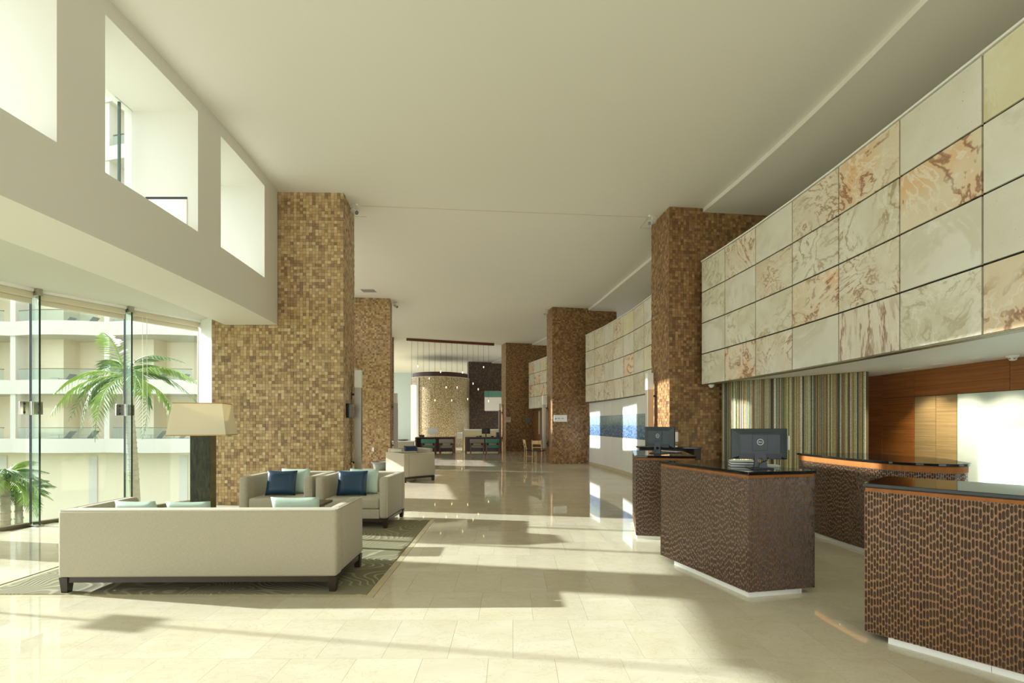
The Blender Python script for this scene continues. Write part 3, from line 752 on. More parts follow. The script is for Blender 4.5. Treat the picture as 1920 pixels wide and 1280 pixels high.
# white glass wall and blue frieze below the second panels
wpts = lerp_pts([(2.80, 17.42), (3.12, 15.6), (3.30, 14.07), (3.36, 13.1), (3.42, 12.17), (3.5, 10.75)], 9)
m_wgl = plain('white_wall_glass', lin(232, 235, 230), 0.03, var=0.01)
wall2 = MB().strip([(x+.02, y) for x, y in wpts], [(x+.3, y) for x, y in wpts], 0.0, BOTZ+0.05).build('wall_white_glass', m_grout); tag(wall2, 'white glass wall under the second onyx panels with a blue sea frieze', 'wall', kind='structure')
def mk_sea():
    t = NT('blue_sea_print'); p = t.pos(); sx = t.n('ShaderNodeSeparateXYZ'); t.l(p, sx.inputs[0])
    h = t.ramp(t.math('DIVIDE', t.math('SUBTRACT', sx.outputs[2], 1.07), 0.67), [(0.0, lin(38, 82, 132)), (0.5, lin(62, 104, 150)), (0.58, lin(112, 138, 142)), (1.0, lin(134, 158, 166))])
    n = t.noise(t.scale(p, (14, 14, 22)), 1.0, 5, 0.7)
    t.base(t.mix(t.ramp(n, [(0.42, 0.0), (0.7, 0.7)]), h, lin(176, 192, 192))); return t.set(0.08)
m_sea = mk_sea()
for i in range(9):
    a, b = Vector(wpts[i]), Vector(wpts[i+1]); d = b-a; L = d.length; ang = math.atan2(d.y, d.x); mid = (a+b)/2
    for (z0, z1, m_, nm) in ((0.10, 1.065, m_wgl, 'glass_panel'), (1.07, 1.74, m_sea if i < 8 else m_wgl, 'frieze_panel'), (1.745, BOTZ-.02, m_wgl, 'glass_panel')):
        link(nm, MB().box((0, 0, 0), (L-0.01, 0.02, z1-z0), 0).mesh(nm, m_, bevel=0.002, seg=1), wall2, (mid.x+.008, mid.y, (z0+z1)/2), ang)
    link('baseboard', MB().box((0, 0, 0), (L-0.002, 0.026, 0.10)).mesh('baseboard', m_border), wall2, (mid.x+.004, mid.y, 0.05), ang)
# back walls under the far bay
t = MB().prism([(1.15, 25.3), (1.9, 22.8), (2.6, 19.6), (3.4, 19.0), (3.4, 25.3)], 0, BOTZ).build('wall_right_far', plain('dark_mosaic_wall', lin(112, 76, 40), 0.5, var=0.4, vs=14)); tag(t, 'brown wall under the farthest onyx panels', 'wall', kind='structure')
t = MB(); t.span((-1.75, 30.6, 2.3), (1.2, 32.0, 3.15), 0); t.span((-1.77, 30.58, 3.15), (1.2, 32.0, 3.55), 1)
t = t.build('wall_bulkhead_far', [m_white, plain('teal_glass_strip', lin(92, 140, 130), 0.1)]); tag(t, 'white box bulkhead with a teal upper strip in the far distance', 'wall', kind='structure')

# ================================================================== RECEPTION DESKS
def carve(fn, L, z0, z1, seed=0, pu=0.0165, pz=0.058):
    """upright gouges cut into a face; fn(s, z, depth) gives the point"""
    rr = random.Random(seed); mb = MB(); nu = max(1, round(L/pu)); w = L/nu
    wk = 0.0
    for i in range(nu):
        a, b = i*w, (i+1)*w
        wk += rr.uniform(-.3, .3); ph = (0.5*(i % 2)+wk) % 1.0
        z = z0-ph*pz
        while z < z1-1e-4:
            h = pz*rr.uniform(0.74, 1.26); lo, hi = max(z, z0), min(z+h, z1); z += h
            if hi-lo < 0.004: continue
            if z1-lo-h < 0.004 and hi < z1 and z >= z1-0.004: hi = z1
            m = (a+b)/2; g = w*rr.uniform(0.34, 0.44); e = (hi-lo); t0, t1 = lo+e*rr.uniform(.02, .05), hi-e*rr.uniform(.02, .05); k = (t1-t0)*0.2
            mm = m+w*rr.uniform(-.05, .05); dp = -0.0055 if e > 0.02 else -0.002
            P = [fn(a, lo, 0), fn(b, lo, 0), fn(b, hi, 0), fn(a, hi, 0),
                 fn(mm, t0, 0), fn(mm+g, t0+k, 0), fn(mm+g, t1-k, 0), fn(mm, t1, 0), fn(mm-g, t1-k, 0), fn(mm-g, t0+k, 0),
                 fn(mm-g*.25, t0+k*.9, dp), fn(mm-g*.25, t1-k*.9, dp)]
            mb.add(P, [(0, 1, 5, 4), (0, 4, 9), (1, 2, 6, 5), (2, 3, 7, 6), (3, 8, 7), (3, 0, 9, 8)], 0)
            mb.add(P, [(4, 5, 10), (5, 6, 11, 10), (6, 7, 11), (7, 8, 11), (8, 9, 10, 11), (9, 4, 10)], 1)
    return mb
def flat_fn(p, q):
    p, q = Vector(p), Vector(q); d = (q-p).normalized(); n = Vector((d.y, -d.x))
    return lambda s, z, e: (p.x+d.x*s+n.x*e, p.y+d.y*s+n.y*e, z)
CT, CB, TRIMB, PZ = 1.082, 1.056, 1.028, 0.046
def desk(P, label, pl_inset, seed, mats, carved=(0, 1)):
    """P: plan corners anticlockwise seen from above, P[0]->P[1] is a carved face (outside to the right of travel)"""
    cx = sum(p[0] for p in P)/4; cy = sum(p[1] for p in P)/4
    e = empty('reception_desk', (cx, cy, 0), 0, label, 'reception desk', 'reception desks')
    Q = [(x-cx, y-cy) for x, y in P]
    def off(d_):
        out = []
        for i in range(4):
            a, b, c = Vector(Q[i-1]), Vector(Q[i]), Vector(Q[(i+1) % 4])
            u = (b-a).normalized(); v = (c-b).normalized(); n1 = Vector((u.y, -u.x)); n2 = Vector((v.y, -v.x))
            out.append((b+(n1+n2)*d_)[:])
        return out
    MB().prism(off(-0.007), PZ, TRIMB).build('body', m_darkwood, e)
    for k in range(4):
        a, b = Q[k], Q[(k+1) % 4]; L = math.dist(a, b)
        if k in carved:
            o = carve(flat_fn(a, b), L, PZ, TRIMB, seed+k).build('carved_face', mats, e); tag(o, kind='stuff')
        else:
            fa = flat_fn(a, b); MB().add([fa(0, PZ, 0), fa(L, PZ, 0), fa(L, TRIMB, 0), fa(0, TRIMB, 0), fa(0, PZ, -.006), fa(L, PZ, -.006), fa(L, TRIMB, -.006), fa(0, TRIMB, -.006)],
                                        [(0, 1, 2, 3), (4, 0, 3, 7), (1, 5, 6, 2), (3, 2, 6, 7), (4, 5, 1, 0)]).build('back_face', m_darkwood, e)
    MB().prism(off(-0.004), TRIMB, CB-0.006).build('wood_trim', m_coppertrim, e)
    MB().prism(off(-0.016), CB-0.006, CB).build('shadow_gap', m_darkwood, e)
    MB().prism(off(0.012), CB, CT).build('counter_top', m_granite, e, bevel=0.004)
    # plinth in white stone lengths, set in at the far ends
    q0, q1, q2 = Vector(Q[0]), Vector(Q[1]), Vector(Q[2]); du = (q1-q0).normalized(); dv = (q2-q1).normalized(); Lu, Lv = (q1-q0).length, (q2-q1).length
    PI = [q0+du*pl_inset[0]+dv*.012, q1-du*pl_inset[1]+dv*.012-du*.012, q1-du*pl_inset[1]+dv*(Lv-.12)-du*.012, q0+du*pl_inset[0]+dv*(Lv-.12)]
    for k in range(4):
        a, b = PI[k], PI[(k+1) % 4]; L = (b-a).length; d = (b-a)/L; n = Vector((d.y, -d.x)); s = 0.0
        while s < L-0.02:
            s2 = min(s+0.5, L); p, q = a+d*(s+.001), a+d*(s2-.001)
            MB().prism([p[:], q[:], (q-n*.02)[:], (p-n*.02)[:]], 0.0, PZ).build('plinth_tile', m_white, e)
            s = s2
    return e
m_desk = [m_carve, m_gouge]; m_deskd = [m_carve_d, m_gouge_d]
desk([(1.64, 5.30), (2.03, 4.118), (2.68, 4.25), (2.29, 5.44)], 'middle carved brown desk with black counter and the large monitor', (0.22, 0.0), 3, m_deskd)
desk([(1.85, 7.37), (1.607, 6.22), (2.32, 6.08), (2.56, 7.23)], 'farthest carved brown desk, partly hidden behind the middle desk', (0.1, 0.0), 11, m_deskd)
u4 = Vector((0.645, -0.764)); v4 = Vector((0.764, 0.645)); a4 = Vector((2.468, 3.36))
desk([a4[:], (a4+u4*1.3)[:], (a4+u4*1.3+v4*.66)[:], (a4+v4*.66)[:]], 'nearest carved desk in the lower right corner with copper highlights', (0.13, 0.0), 23, m_desk, (0, 3))

# curved desk behind
def catmull(pts, n=8):
    out = []
    for i in range(len(pts)-1):
        p0, p1, p2, p3 = (Vector(pts[max(i-1, 0)]), Vector(pts[i]), Vector(pts[i+1]), Vector(pts[min(i+2, len(pts)-1)]))
        for k in range(n):
            t = k/n; out.append((0.5*((2*p1)+(p2-p0)*t+(2*p0-5*p1+4*p2-p3)*t*t+(3*p1-p0-3*p2+p3)*t**3)))
    out.append(Vector(pts[-1])); return out
cp = catmull([(4.035, 6.75), (4.035, 6.25), (4.055, 5.78), (4.11, 5.42), (4.215, 5.14), (4.375, 4.97), (4.58, 4.92), (4.77, 5.02), (4.86, 5.2)])
ox, oy = 4.5, 5.8
e3 = empty('curved_desk', (ox, oy, 0), 0, 'curved carved back desk with copper band under the onyx wall', 'reception desk', 'reception desks')
cpl = [Vector((p.x-ox, p.y-oy)) for p in cp]; cl = [0.0]
for a, b in zip(cpl, cpl[1:]): cl.append(cl[-1]+(b-a).length)
def curve_at(s):
    for k in range(len(cpl)-1):
        if s <= cl[k+1]+1e-9 or k == len(cpl)-2:
            f = (s-cl[k])/(cl[k+1]-cl[k]); d = (cpl[k+1]-cpl[k]).normalized(); return cpl[k]+(cpl[k+1]-cpl[k])*f, Vector((d.y, -d.x))
def cfn(s, z, e_):
    p, n = curve_at(max(0, min(cl[-1], s))); return (p.x+n.x*e_, p.y+n.y*e_, z)
o = carve(cfn, cl[-1], PZ, 0.985, 41, 0.02, 0.058).build('carved_face', m_deskd, e3); tag(o, kind='stuff')
def offs(d_):
    return [((lambda pn: (pn[0]+pn[1]*d_)[:])(curve_at(cl[k]))) for k in range(len(cpl))]
MB().strip(offs(-0.008), offs(-0.05), PZ, 0.985).build('body', m_darkwood, e3)
pa = offs(0.004); pb = offs(-0.05)
n3 = len(pa)
for (i0, i1) in ((0, 16), (16, 30), (30, 44), (44, n3-1)):
    MB().strip(pa[i0:i1+1], pb[i0:i1+1], 0.985, 1.05).build('copper_band', m_coppertrim, e3)
top = offs(0.03); back = [(p[0]+0.55*(1-0.0*i), p[1]+0.02) for i, p in enumerate(offs(-0.3))]
MB().prism(top+[(0.62, -0.15), (0.45, 0.95)], CB, CT).build('counter_top', m_granite, e3, bevel=0.004)
pin, pou = offs(-0.05), offs(-0.03)
k = 0
while k < n3-1:
    k2 = min(k+5, n3-1); MB().strip(pou[k:k2+1], pin[k:k2+1], 0, PZ).build('plinth_tile', m_white, e3); k = k2
# counter behind the farthest desk
e = empty('back_counter', (2.75, 8.5, 0), 0, 'dark low back counter between the farthest desk and the mosaic column', 'counter')
MB().prism([(-0.52, -0.12), (0.52, -0.22), (0.56, 0.25), (-0.48, 0.3)], CB, CT).build('counter_top', m_granite, e, bevel=0.003)
MB().span((0.40, -0.2, 0.0), (0.52, 0.2, CB)).build('end_panel', m_darkwood, e)
MB().span((-0.45, 0.1, 0.0), (0.40, 0.2, CB)).build('back_panel', m_darkwood, e)

# ---- monitors
m_mon = plain('monitor_shell', lin(52, 60, 66), 0.38); m_scr = plain('screen_glass', lin(10, 12, 14), 0.1); m_logo = plain('silver_logo', lin(236, 238, 238), 0.3)
me_logo = text_mesh('DELL', 0.0155, m_logo)
def monitor(loc, rz, label, w=0.49, h=0.285, group='reception monitors', rest=CT):
    e = empty('monitor', (loc[0], loc[1], rest), rz, label, 'monitor', group)
    zc = 0.225
    MB().box((0, 0.012, zc), (w, 0.022, h)).build('bezel', m_black, e, True, 0.004)
    MB().box((0, 0.0235, zc+.004), (w-.02, 0.002, h-.03)).build('screen', m_scr, e)
    bk_ = MB(); x, z0, z1 = w/2-.006, zc-h/2+.006, zc+h/2-.006
    bk_.add([(-x, 0.001, z0), (x, 0.001, z0), (x, 0.001, z1), (-x, 0.001, z1), (-x*.72, -0.03, z0+.03), (x*.72, -0.03, z0+.03), (x*.72, -0.026, z1-.05), (-x*.72, -0.026, z1-.05)],
            [(4, 5, 6, 7), (0, 1, 5, 4), (1, 2, 6, 5), (2, 3, 7, 6), (3, 0, 4, 7), (3, 2, 1, 0)])
    shell = bk_.build('back_shell', m_mon, e)
    MB().box((0, -0.03, zc+.01), (w*.27, 0.006, h*.5)).build('mount_plate', m_mon, shell, bevel=0.002)
    MB().box((w*.0, -0.022, zc-h/2+.03), (w*.75, 0.02, 0.05)).build('port_strip', m_black, e)
    MB().box((0, -0.018, z1-.02), (w*.6, 0.004, 0.003)).build('vent_slot', m_black, shell)
    rg = MB(); n = 28
    for i in range(n):
        a, b = 2*math.pi*i/n, 2*math.pi*(i+1)/n; q = []
        for t_, r_ in ((a, .0285), (b, .0285), (b, .0245), (a, .0245)): q.append((r_*math.cos(t_), -0.0345, zc+.018+r_*math.sin(t_)))
        rg.add(q, [(0, 1, 2, 3)])
    rg.build('logo_ring', m_logo, shell)
    lg = link('logo_text', me_logo, shell, (0, -0.0345, zc+.018)); lg.rotation_euler = (R(90), 0, 0)
    # neck with a round cable hole
    bm_ = MB(); n = 20; hz = 0.075; hr = 0.024
    outer = [(-.058, 0.006), (.058, 0.006), (.046, 0.165), (-.046, 0.165)]
    for yy, flip in ((-0.05, False), (-0.034, True)):
        ring = [(hr*math.cos(2*math.pi*i/n), hz+hr*math.sin(2*math.pi*i/n)) for i in range(n)]
        quadrant = [1, 2, 3, 0]
        P = [(x_, yy+0.02*(z_/0.165), z_) for x_, z_ in ring]+[(x_, yy+0.02*(z_/0.165), z_) for x_, z_ in outer]
        F = []
        for i in range(n):
            a = (i+.5)/n; c_ = n+(2 if a < .25 else 3 if a < .5 else 0 if a < .75 else 1)
            F.append((i, c_, (i+1) % n) if flip else (i, (i+1) % n, c_))
        for (i, c0, c1) in ((5, 2, 3), (10, 3, 0), (15, 0, 1), (0, 1, 2)): F.append((i, n+c0, n+c1) if flip else (i, n+c1, n+c0))
        bm_.add(P, F)
    bm_.build('neck', m_mon, e)
    MB().box((0, -0.012, 0.004), (0.2, 0.16, 0.008)).build('foot', m_mon, e, True, 0.003)
    MB().tube([(0.07, -0.035, 0.10), (0.05, -0.06, 0.075), (-0.01, -0.065, 0.05), (-0.03, -0.075, 0.012), (-0.09, -0.09, 0.008)], 0.003, 6).build('cable', m_blackrub, e, True)
    MB().tube([(-0.05, -0.03, 0.10), (-0.06, -0.055, 0.04), (-0.085, -0.07, 0.01), (0.0, -0.085, 0.007)], 0.003, 6).build('cable', m_blackrub, e, True)
    return e
mn = monitor((2.30, 4.47), R(-9), 'large dark monitor seen from behind on the middle desk')
MB().box((0.262, 0.03, 0.235), (0.008, 0.05, 0.13)).build('paper_holder', m_dome, mn)
mn2 = monitor((2.03, 6.62), R(-55), 'dark monitor turned sideways on the farthest desk')
MB().box((0.262, 0.03, 0.235), (0.008, 0.05, 0.13)).build('paper_holder', m_dome, mn2)
def slab_thing(name, label, cat, loc, size, rz, mat, n=1, layer=None):
    e = empty(name, loc, rz, label, cat); h = size[2]/n
    for i in range(n):
        MB().box((random.uniform(-.004, .004), random.uniform(-.004, .004), h*(i+.5)), (size[0], size[1], h-.0006), random.uniform(-.04, .04)).build(layer or 'sheet', mat if not isinstance(mat, list) else mat[i % len(mat)], e)
    return e
m_paper = plain('white_paper', lin(236, 238, 232), 0.7); m_paperg = plain('pale_green_paper', lin(176, 196, 176), 0.7)
slab_thing('paper_stack', 'stack of white papers behind the large monitor, its left side', 'papers', (2.27, 4.74, CT), (0.22, 0.16, 0.05), -0.3, [m_paper, m_black, m_paper], 6)
slab_thing('paper_stack', 'thin pale green paper stack right of the monitor foot', 'papers', (2.46, 4.60, CT), (0.16, 0.12, 0.02), -0.2, [m_paperg, m_paper], 4)
kb = empty('keyboard', (2.22, 6.88, CT), R(-60), 'pale keyboard beside the monitor on the farthest desk', 'keyboard')
MB().box((0, 0, .009), (0.42, 0.14, 0.016)).build('case', m_greyplas, kb, True, 0.003)
for r_ in range(4): MB().box((0, -.045+.03*r_, .0185), (0.39, 0.024, 0.004)).build('key_row', m_dome, kb, bevel=0.001)
slab_thing('paper_stack', 'flat white folder on the dark back counter', 'papers', (2.72, 8.45, CT), (0.3, 0.22, 0.025), 0.1, [m_dome, m_paper], 3)
# camera dome under the far end of the panel wall
e = empty('dome_camera', (3.80, 9.15, BOTZ), 0, 'small white dome camera under the far end of the onyx wall', 'camera')
MB().cyl((0, 0, -0.025), 0.055, 0.025, 20).build('base', m_dome, e, True)
MB().lathe((0, 0, -0.07), [(0.01, 0), (0.03, 0.008), (0.044, 0.028), (0.047, 0.045)], 20).build('dome', m_dome, e, True)

# ================================================================== SEATING
def pillow_mesh(w, h, t, mat, name='pillow'):
    n = 14; V = []; F = []
    for sgn in (1, -1):
        for j_ in range(n+1):
            for i_ in range(n+1):
                u, v = 2*i_/n-1, 2*j_/n-1
                e_ = max(0, (1-u**4)*(1-v**4))**0.55
                pin = 1-0.05*(1-abs(u)**2)*abs(v)**3; pin2 = 1-0.05*(1-abs(v)**2)*abs(u)**3
                wr = 0.006*math.sin(7*u+3*v)*abs(u*v)
                V.append((u*w/2*pin2, sgn*(t/2*e_+wr*e_), v*h/2*pin))
    m_ = (n+1)**2
    for s_ in (0, 1):
        for j_ in range(n):
            for i_ in range(n):
                a = s_*m_+j_*(n+1)+i_; f = (a, a+1, a+n+2, a+n+1); F.append(f if s_ else f[::-1])
    me = bpy.data.meshes.new(name); me.from_pydata(V, [], F); me.materials.append(mat)
    bm = bmesh.new(); bm.from_mesh(me); bmesh.ops.remove_doubles(bm, verts=bm.verts, dist=1e-4)
    for f in bm.faces: f.smooth = True
    bm.to_mesh(me); bm.free(); return me
PM = {'blue': pillow_mesh(0.44, 0.37, 0.15, m_blue), 'mint': pillow_mesh(0.46, 0.38, 0.15, m_mint)}
def pillow(loc, rx, rz, kind, label, group, roll=0.0):
    o = link('cushion', PM[kind]); o.location = loc; o.rotation_euler = (rx, roll, rz)
    if 'sofa' in label and 'left' in label: o.scale = (.9, .86, .88)
    return tag(o, label, 'cushion', group)

def seat(name, w, d, h, loc, rz, label, group, n_cush=1, at=0.13, bt=0.15):
    """upholstered seat, front towards local -y"""
    e = empty(name, (loc[0], loc[1], 0.006 if RUG[0] < loc[0] < RUG[2] and RUG[1] < loc[1] < RUG[3]+.5 else 0.0), rz, label, 'armchair' if n_cush == 1 else 'sofa', group)
    b0 = 0.135
    rbox('back', (0, d/2-bt/2, (h+b0)/2), (w, bt, h-b0), m_linen, e, 0.028)
    for s in (-1, 1):
        rbox('arm', (s*(w/2-at/2), -bt/2+.004, (h+b0)/2), (at, d-bt+.008, h-b0), m_linen, e, 0.045, 4)
    rbox('seat_base', (0, -bt/2, (b0+.27)/2), (w-2*at+.01, d-bt-.012, .27-b0), m_linen, e, 0.012, 2)
    iw = (w-2*at)/n_cush
    for k in range(n_cush):
        rbox('seat_cushion', (-(w/2-at)+iw*(k+.5), -bt/2+.004, .345), (iw-.006, d-bt-.02, .145), m_linen, e, 0.03)
    MB().tube([(-w/2+.02, d/2-.012, h-.004), (w/2-.02, d/2-.012, h-.004)], 0.006, 6).build('piping', m_pipe, e, True)
    for s in (-1, 1):
        MB().tube([(s*(w/2-.012), d/2-.02, h-.004), (s*(w/2-.012), -d/2+.02, h-.004), (s*(w/2-.012), -d/2+.010, b0+.02)], 0.005, 6).build('piping', m_pipe, e, True)
    f = MB(); f.span((-w/2+.02, -d/2+.02, .088), (w/2-.02, -d/2+.06, b0)); f.span((-w/2+.02, d/2-.06, .088), (w/2-.02, d/2-.02, b0))
    f.span((-w/2+.02, -d/2+.06, .088), (-w/2+.06, d/2-.06, b0)); f.span((w/2-.06, -d/2+.06, .088), (w/2-.02, d/2-.06, b0))
    f.build('base_frame', m_darkwood, e)
    for sx in (-1, 1):
        for sy in (-1, 1):
            x, y = sx*(w/2-.045), sy*(d/2-.045); L = MB(); a, b = .037, .026
            L.add([(x-b, y-b, 0), (x+b, y-b, 0), (x+b, y+b, 0), (x-b, y+b, 0), (x-a, y-a, b0), (x+a, y-a, b0), (x+a, y+a, b0), (x-a, y+a, b0)],
                  [(3, 2, 1, 0), (4, 5, 6, 7), (0, 1, 5, 4), (1, 2, 6, 5), (2, 3, 7, 6), (3, 0, 4, 7)])
            L.build('leg', m_darkwood, e)
    return e
seat('sofa', 2.44, 0.80, 0.73, (-2.775, 4.625), R(180.8), 'long cream sofa seen from behind in the left foreground', 'cream lounge seating', 3)
ac = seat('armchair', 1.06, 0.90, 0.725, (-2.265, 7.27), R(-3), 'cream armchair nearer the aisle with navy and mint cushions', 'cream lounge seating')
def seat_copy(loc, rz, label):
    c = copy_tree(ac); c.location = (loc[0], loc[1], 0.006 if loc[1] < 8.3 else 0.0); c.rotation_euler = (0, 0, rz); c['label'] = label; return c
seat_copy((-3.375, 7.30), R(-1), 'cream armchair beside the floor lamp with navy and mint cushions')
seat_copy((-2.70, 12.72), R(130), 'far cream armchair with sunlit back beyond the seating group')
seat_copy((-3.12, 14.75), R(40), 'farthest cream armchair facing the room behind another armchair')
g_ = 'cushions on the armchairs'
pillow((-3.43, 7.14, 0.612), R(-14), R(3), 'blue', 'navy satin cushion on the armchair beside the lamp', g_)
pillow((-3.33, 7.37, 0.612), R(-10), R(-4), 'mint', 'mint cushion behind the navy one on the armchair beside the lamp', g_)
pillow((-2.37, 7.12, 0.612), R(-14), R(2), 'blue', 'navy satin cushion on the armchair nearer the aisle', g_)
pillow((-2.27, 7.35, 0.612), R(-10), R(-5), 'mint', 'mint cushion behind the navy one on the aisle armchair', g_)
pillow((-2.07, 4.62, 0.612), R(13), R(2), 'mint', 'mint cushion showing above the sofa back near its right arm', 'cushions on the sofa')
pillow((-3.58, 4.60, 0.60), R(14), R(-4), 'mint', 'mint cushion barely showing above the sofa back near its left arm', 'cushions on the sofa')
pillow((-3.08, 4.60, 0.595), R(14), R(3), 'mint', 'second mint cushion leaning beside the left one on the sofa', 'cushions on the sofa')
pillow((-3.10, 14.72, 0.63), R(-14), R(40), 'blue', 'navy cushion on the farthest armchair', g_)

# ---- floor lamp
lx, ly = -4.50, 7.0
lamp = empty('floor_lamp', (lx, ly, 0), R(14), 'tall floor lamp with tapered cream shade and square dark green base', 'lamp')
MB().span((-0.135, -0.135, 0), (0.135, 0.135, 0.02)).build('foot', m_darkwood, lamp)
MB().span((-0.128, -0.128, 0.02), (0.128, 0.128, 1.36)).build('base', m_lampbase, lamp, bevel=0.004)
def frustum_shell(z0, z1, a0, a1, b0, b1, t=0.003):
    m = MB(); P = []
    for (z, a, b) in ((z0, a0, b0), (z1, a1, b1)):
        P += [(-a, -b, z), (a, -b, z), (a, b, z), (-a, b, z)]
    for (z, a, b) in ((z0, a0-t, b0-t), (z1, a1-t, b1-t)):
        P += [(-a, -b, z), (a, -b, z), (a, b, z), (-a, b, z)]
    F = []
    for i in range(4):
        k = (i+1) % 4; F += [(i, k, 4+k, 4+i), (8+k, 8+i, 12+i, 12+k), (i, 8+i, 8+k, k), (4+k, 12+k, 12+i, 4+i)]
    return m.add(P, F)
sh = frustum_shell(1.325, 1.785, 0.375, 0.31, 0.27, 0.215).build('lamp_shade', m_shade, lamp)
frustum_shell(1.322, 1.336, 0.378, 0.376, 0.273, 0.271, 0.008).build('trim', m_shadetrim, sh); frustum_shell(1.776, 1.789, 0.314, 0.312, 0.219, 0.217, 0.008).build('trim', m_shadetrim, sh)
MB().cyl((0, 0, 1.36), 0.012, 0.2, 10).build('stem', m_steel, lamp); MB().lathe((0, 0, 1.50), [(0.015, 0), (0.03, .03), (0.034, .07), (0.02, .10), (0.005, .11)], 14).build('bulb', m_frost, lamp, True)
MB().box((0, 0, 1.775), (0.60, 0.012, 0.006)).build('spider', m_steel, lamp)
ld = bpy.data.lights.new('floor_lamp_bulb', 'POINT'); ld.energy = 1.6; ld.color = (1, 0.85, 0.6); ld.shadow_soft_size = 0.06
lo = bpy.data.objects.new('floor_lamp_bulb', ld); COL.objects.link(lo); lo.parent = lamp; lo.location = (0, 0, 1.65)

# ---- low dark table between sofa and armchairs (only its edge shows)
e = empty('side_table', (-2.46, 5.85, 0.006), 0, 'small dark side table between the sofa and the armchairs', 'table')
MB().span((-.2, -.2, .50), (.2, .2, .53)).build('table_top', m_darkwood, e, bevel=0.003)
MB().span((-.03, -.03, .02), (.03, .03, .50)).build('column', m_darkwood, e); MB().span((-.16, -.16, 0), (.16, .16, .02)).build('foot', m_darkwood, e)

# ---- planter pot in front of the second column
e = empty('planter_pot', (-4.22, 15.35, 0), 0, 'grey glazed pot with flared rim left of the far armchairs', 'pot')
m_pot = plain('grey_glaze', lin(126, 132, 128), 0.2, var=0.3, vs=6)
MB().lathe((0, 0, 0), [(0.17, 0), (0.2, .06), (0.22, .16), (0.23, .20)], 24).build('body', m_pot, e, True)
MB().lathe((0, 0, .20), [(0.23, 0), (0.27, .03), (0.29, .06), (0.27, .065), (0.22, .03)], 24).build('rim', m_pot, e, True)
MB().cyl((0, 0, .22), 0.22, 0.012, 20).build('soil', m_grass, e)

# ---- sconces on the columns
def sconce(p, rz, label, side):
    e = empty('column_sconce', (p[0], p[1], 0), rz, label, 'sconce', 'steel sconces on the mosaic columns')
    MB().span((-.065, -.065, .55), (.065, .065, 2.20)).build('steel_body', m_steel, e, bevel=0.004)
    MB().span((-.064, -.064, 2.20), (.064, .064, 2.55)).build('frosted_head', m_frost, e, bevel=0.004)
    for z in (0.72, 2.07):
        b = MB().span((side*.065, -.02, z-.02), (side*.14, .02, z+.02)).build('bracket', m_black, e)
        MB().span((side*.125, -.03, z-.1), (side*.138, .03, z+.1)).build('wall_plate', m_black, b)
sconce((-3.055, 9.55), R(5), 'tall steel sconce with white head on the broad left column', -1)
sconce((-4.11, 16.95), R(8), 'steel sconce on the second left column behind the far armchairs', -1)
sconce((-5.84, 24.3), R(10), 'steel sconce on the third left column near the cream console', -1)
sconce((2.89, 10.1), R(6), 'steel sconce on the right column beside the reception', 1)
sconce((1.215, 18.2), R(10), 'steel sconce on the column with the arrow sign', 1)
sconce((-0.66, 26.0), R(14), 'steel sconce beside the far right desk', 1)
sconce((-3.25, 33.7), R(14), 'steel sconce on the darkest mosaic column by the drum', 1)
# speaker, valve and socket on the left column
e = empty('wall_speaker', (-3.135, 9.12, 1.60), R(-96.5+90), 'small dark speaker on the inner side of the broad left column', 'speaker')
MB().span((0, -.07, 0), (.07, .07, .27)).build('box', m_black, e, True, .01); MB().span((.07, -.055, .015), (.076, .055, .255)).build('grille', m_greyplas, e)
e = empty('hose_tap', (-3.155, 9.33, 0.60), R(-6), 'small brass tap low on the inner side of the broad left column', 'tap')
m_brass = plain('brass', lin(186, 158, 96), 0.25, 1.0)
MB().tube([(0, 0, .1), (.05, 0, .1), (.07, 0, .06)], .014, 8).build('spout', m_brass, e, True); MB().box((.045, 0, .135), (.012, .06, .012)).build('lever', m_brass, e); MB().cyl((.045, 0, .10), .012, .035, 8).build('stem', m_brass, e)
o = MB().span((-4.75, 16.26, .55), (-4.67, 16.285, .68)).build('socket_plate', m_dome, None, bevel=.003); tag(o, 'small white socket plate low on the second left column', 'socket')
# track spots at the column heads
def spot(p, label, d):
    e = empty('spotlight', (p[0], p[1], HC), math.atan2(d[1], d[0]), label, 'spotlight', 'small spotlights at the column heads')
    MB().span((-.09, -.02, -.03), (.09, .02, 0)).build('track_box', m_dome, e); MB().cyl((0, 0, -.10), .01, .07, 8).build('stem', m_dome, e)
    MB().tube([(-.06, 0, -.10), (.08, 0, -.17)], [.04, .05], 14).build('head', m_dome, e, True); MB().tube([(.08, 0, -.17), (.082, 0, -.171)], .042, 14).build('lens', m_greyplas, e)
spot((-3.08, 9.35), 'white spotlight at the top of the broad left column', (1, -.6)); spot((-4.1, 16.9), 'white spotlight at the top of the second left column', (1, -.6))
spot((2.88, 9.85), 'white spotlight at the top of the right reception column', (-1, -.6)); spot((1.28, 18.0), 'white spotlight at the top of the arrow sign column', (-1, -.6))
e = empty('ceiling_vent', (-4.6, 15.4, HC), 0, 'small slotted air vent in the ceiling before the second left column', 'vent')
MB().span((-.25, -.2, -.008), (.25, .2, 0)).build('frame', m_dome, e)
for i in range(4): MB().span((-.22, -.16+i*.09, -.012), (.22, -.12+i*.09, -.008)).build('slot', m_black, e)

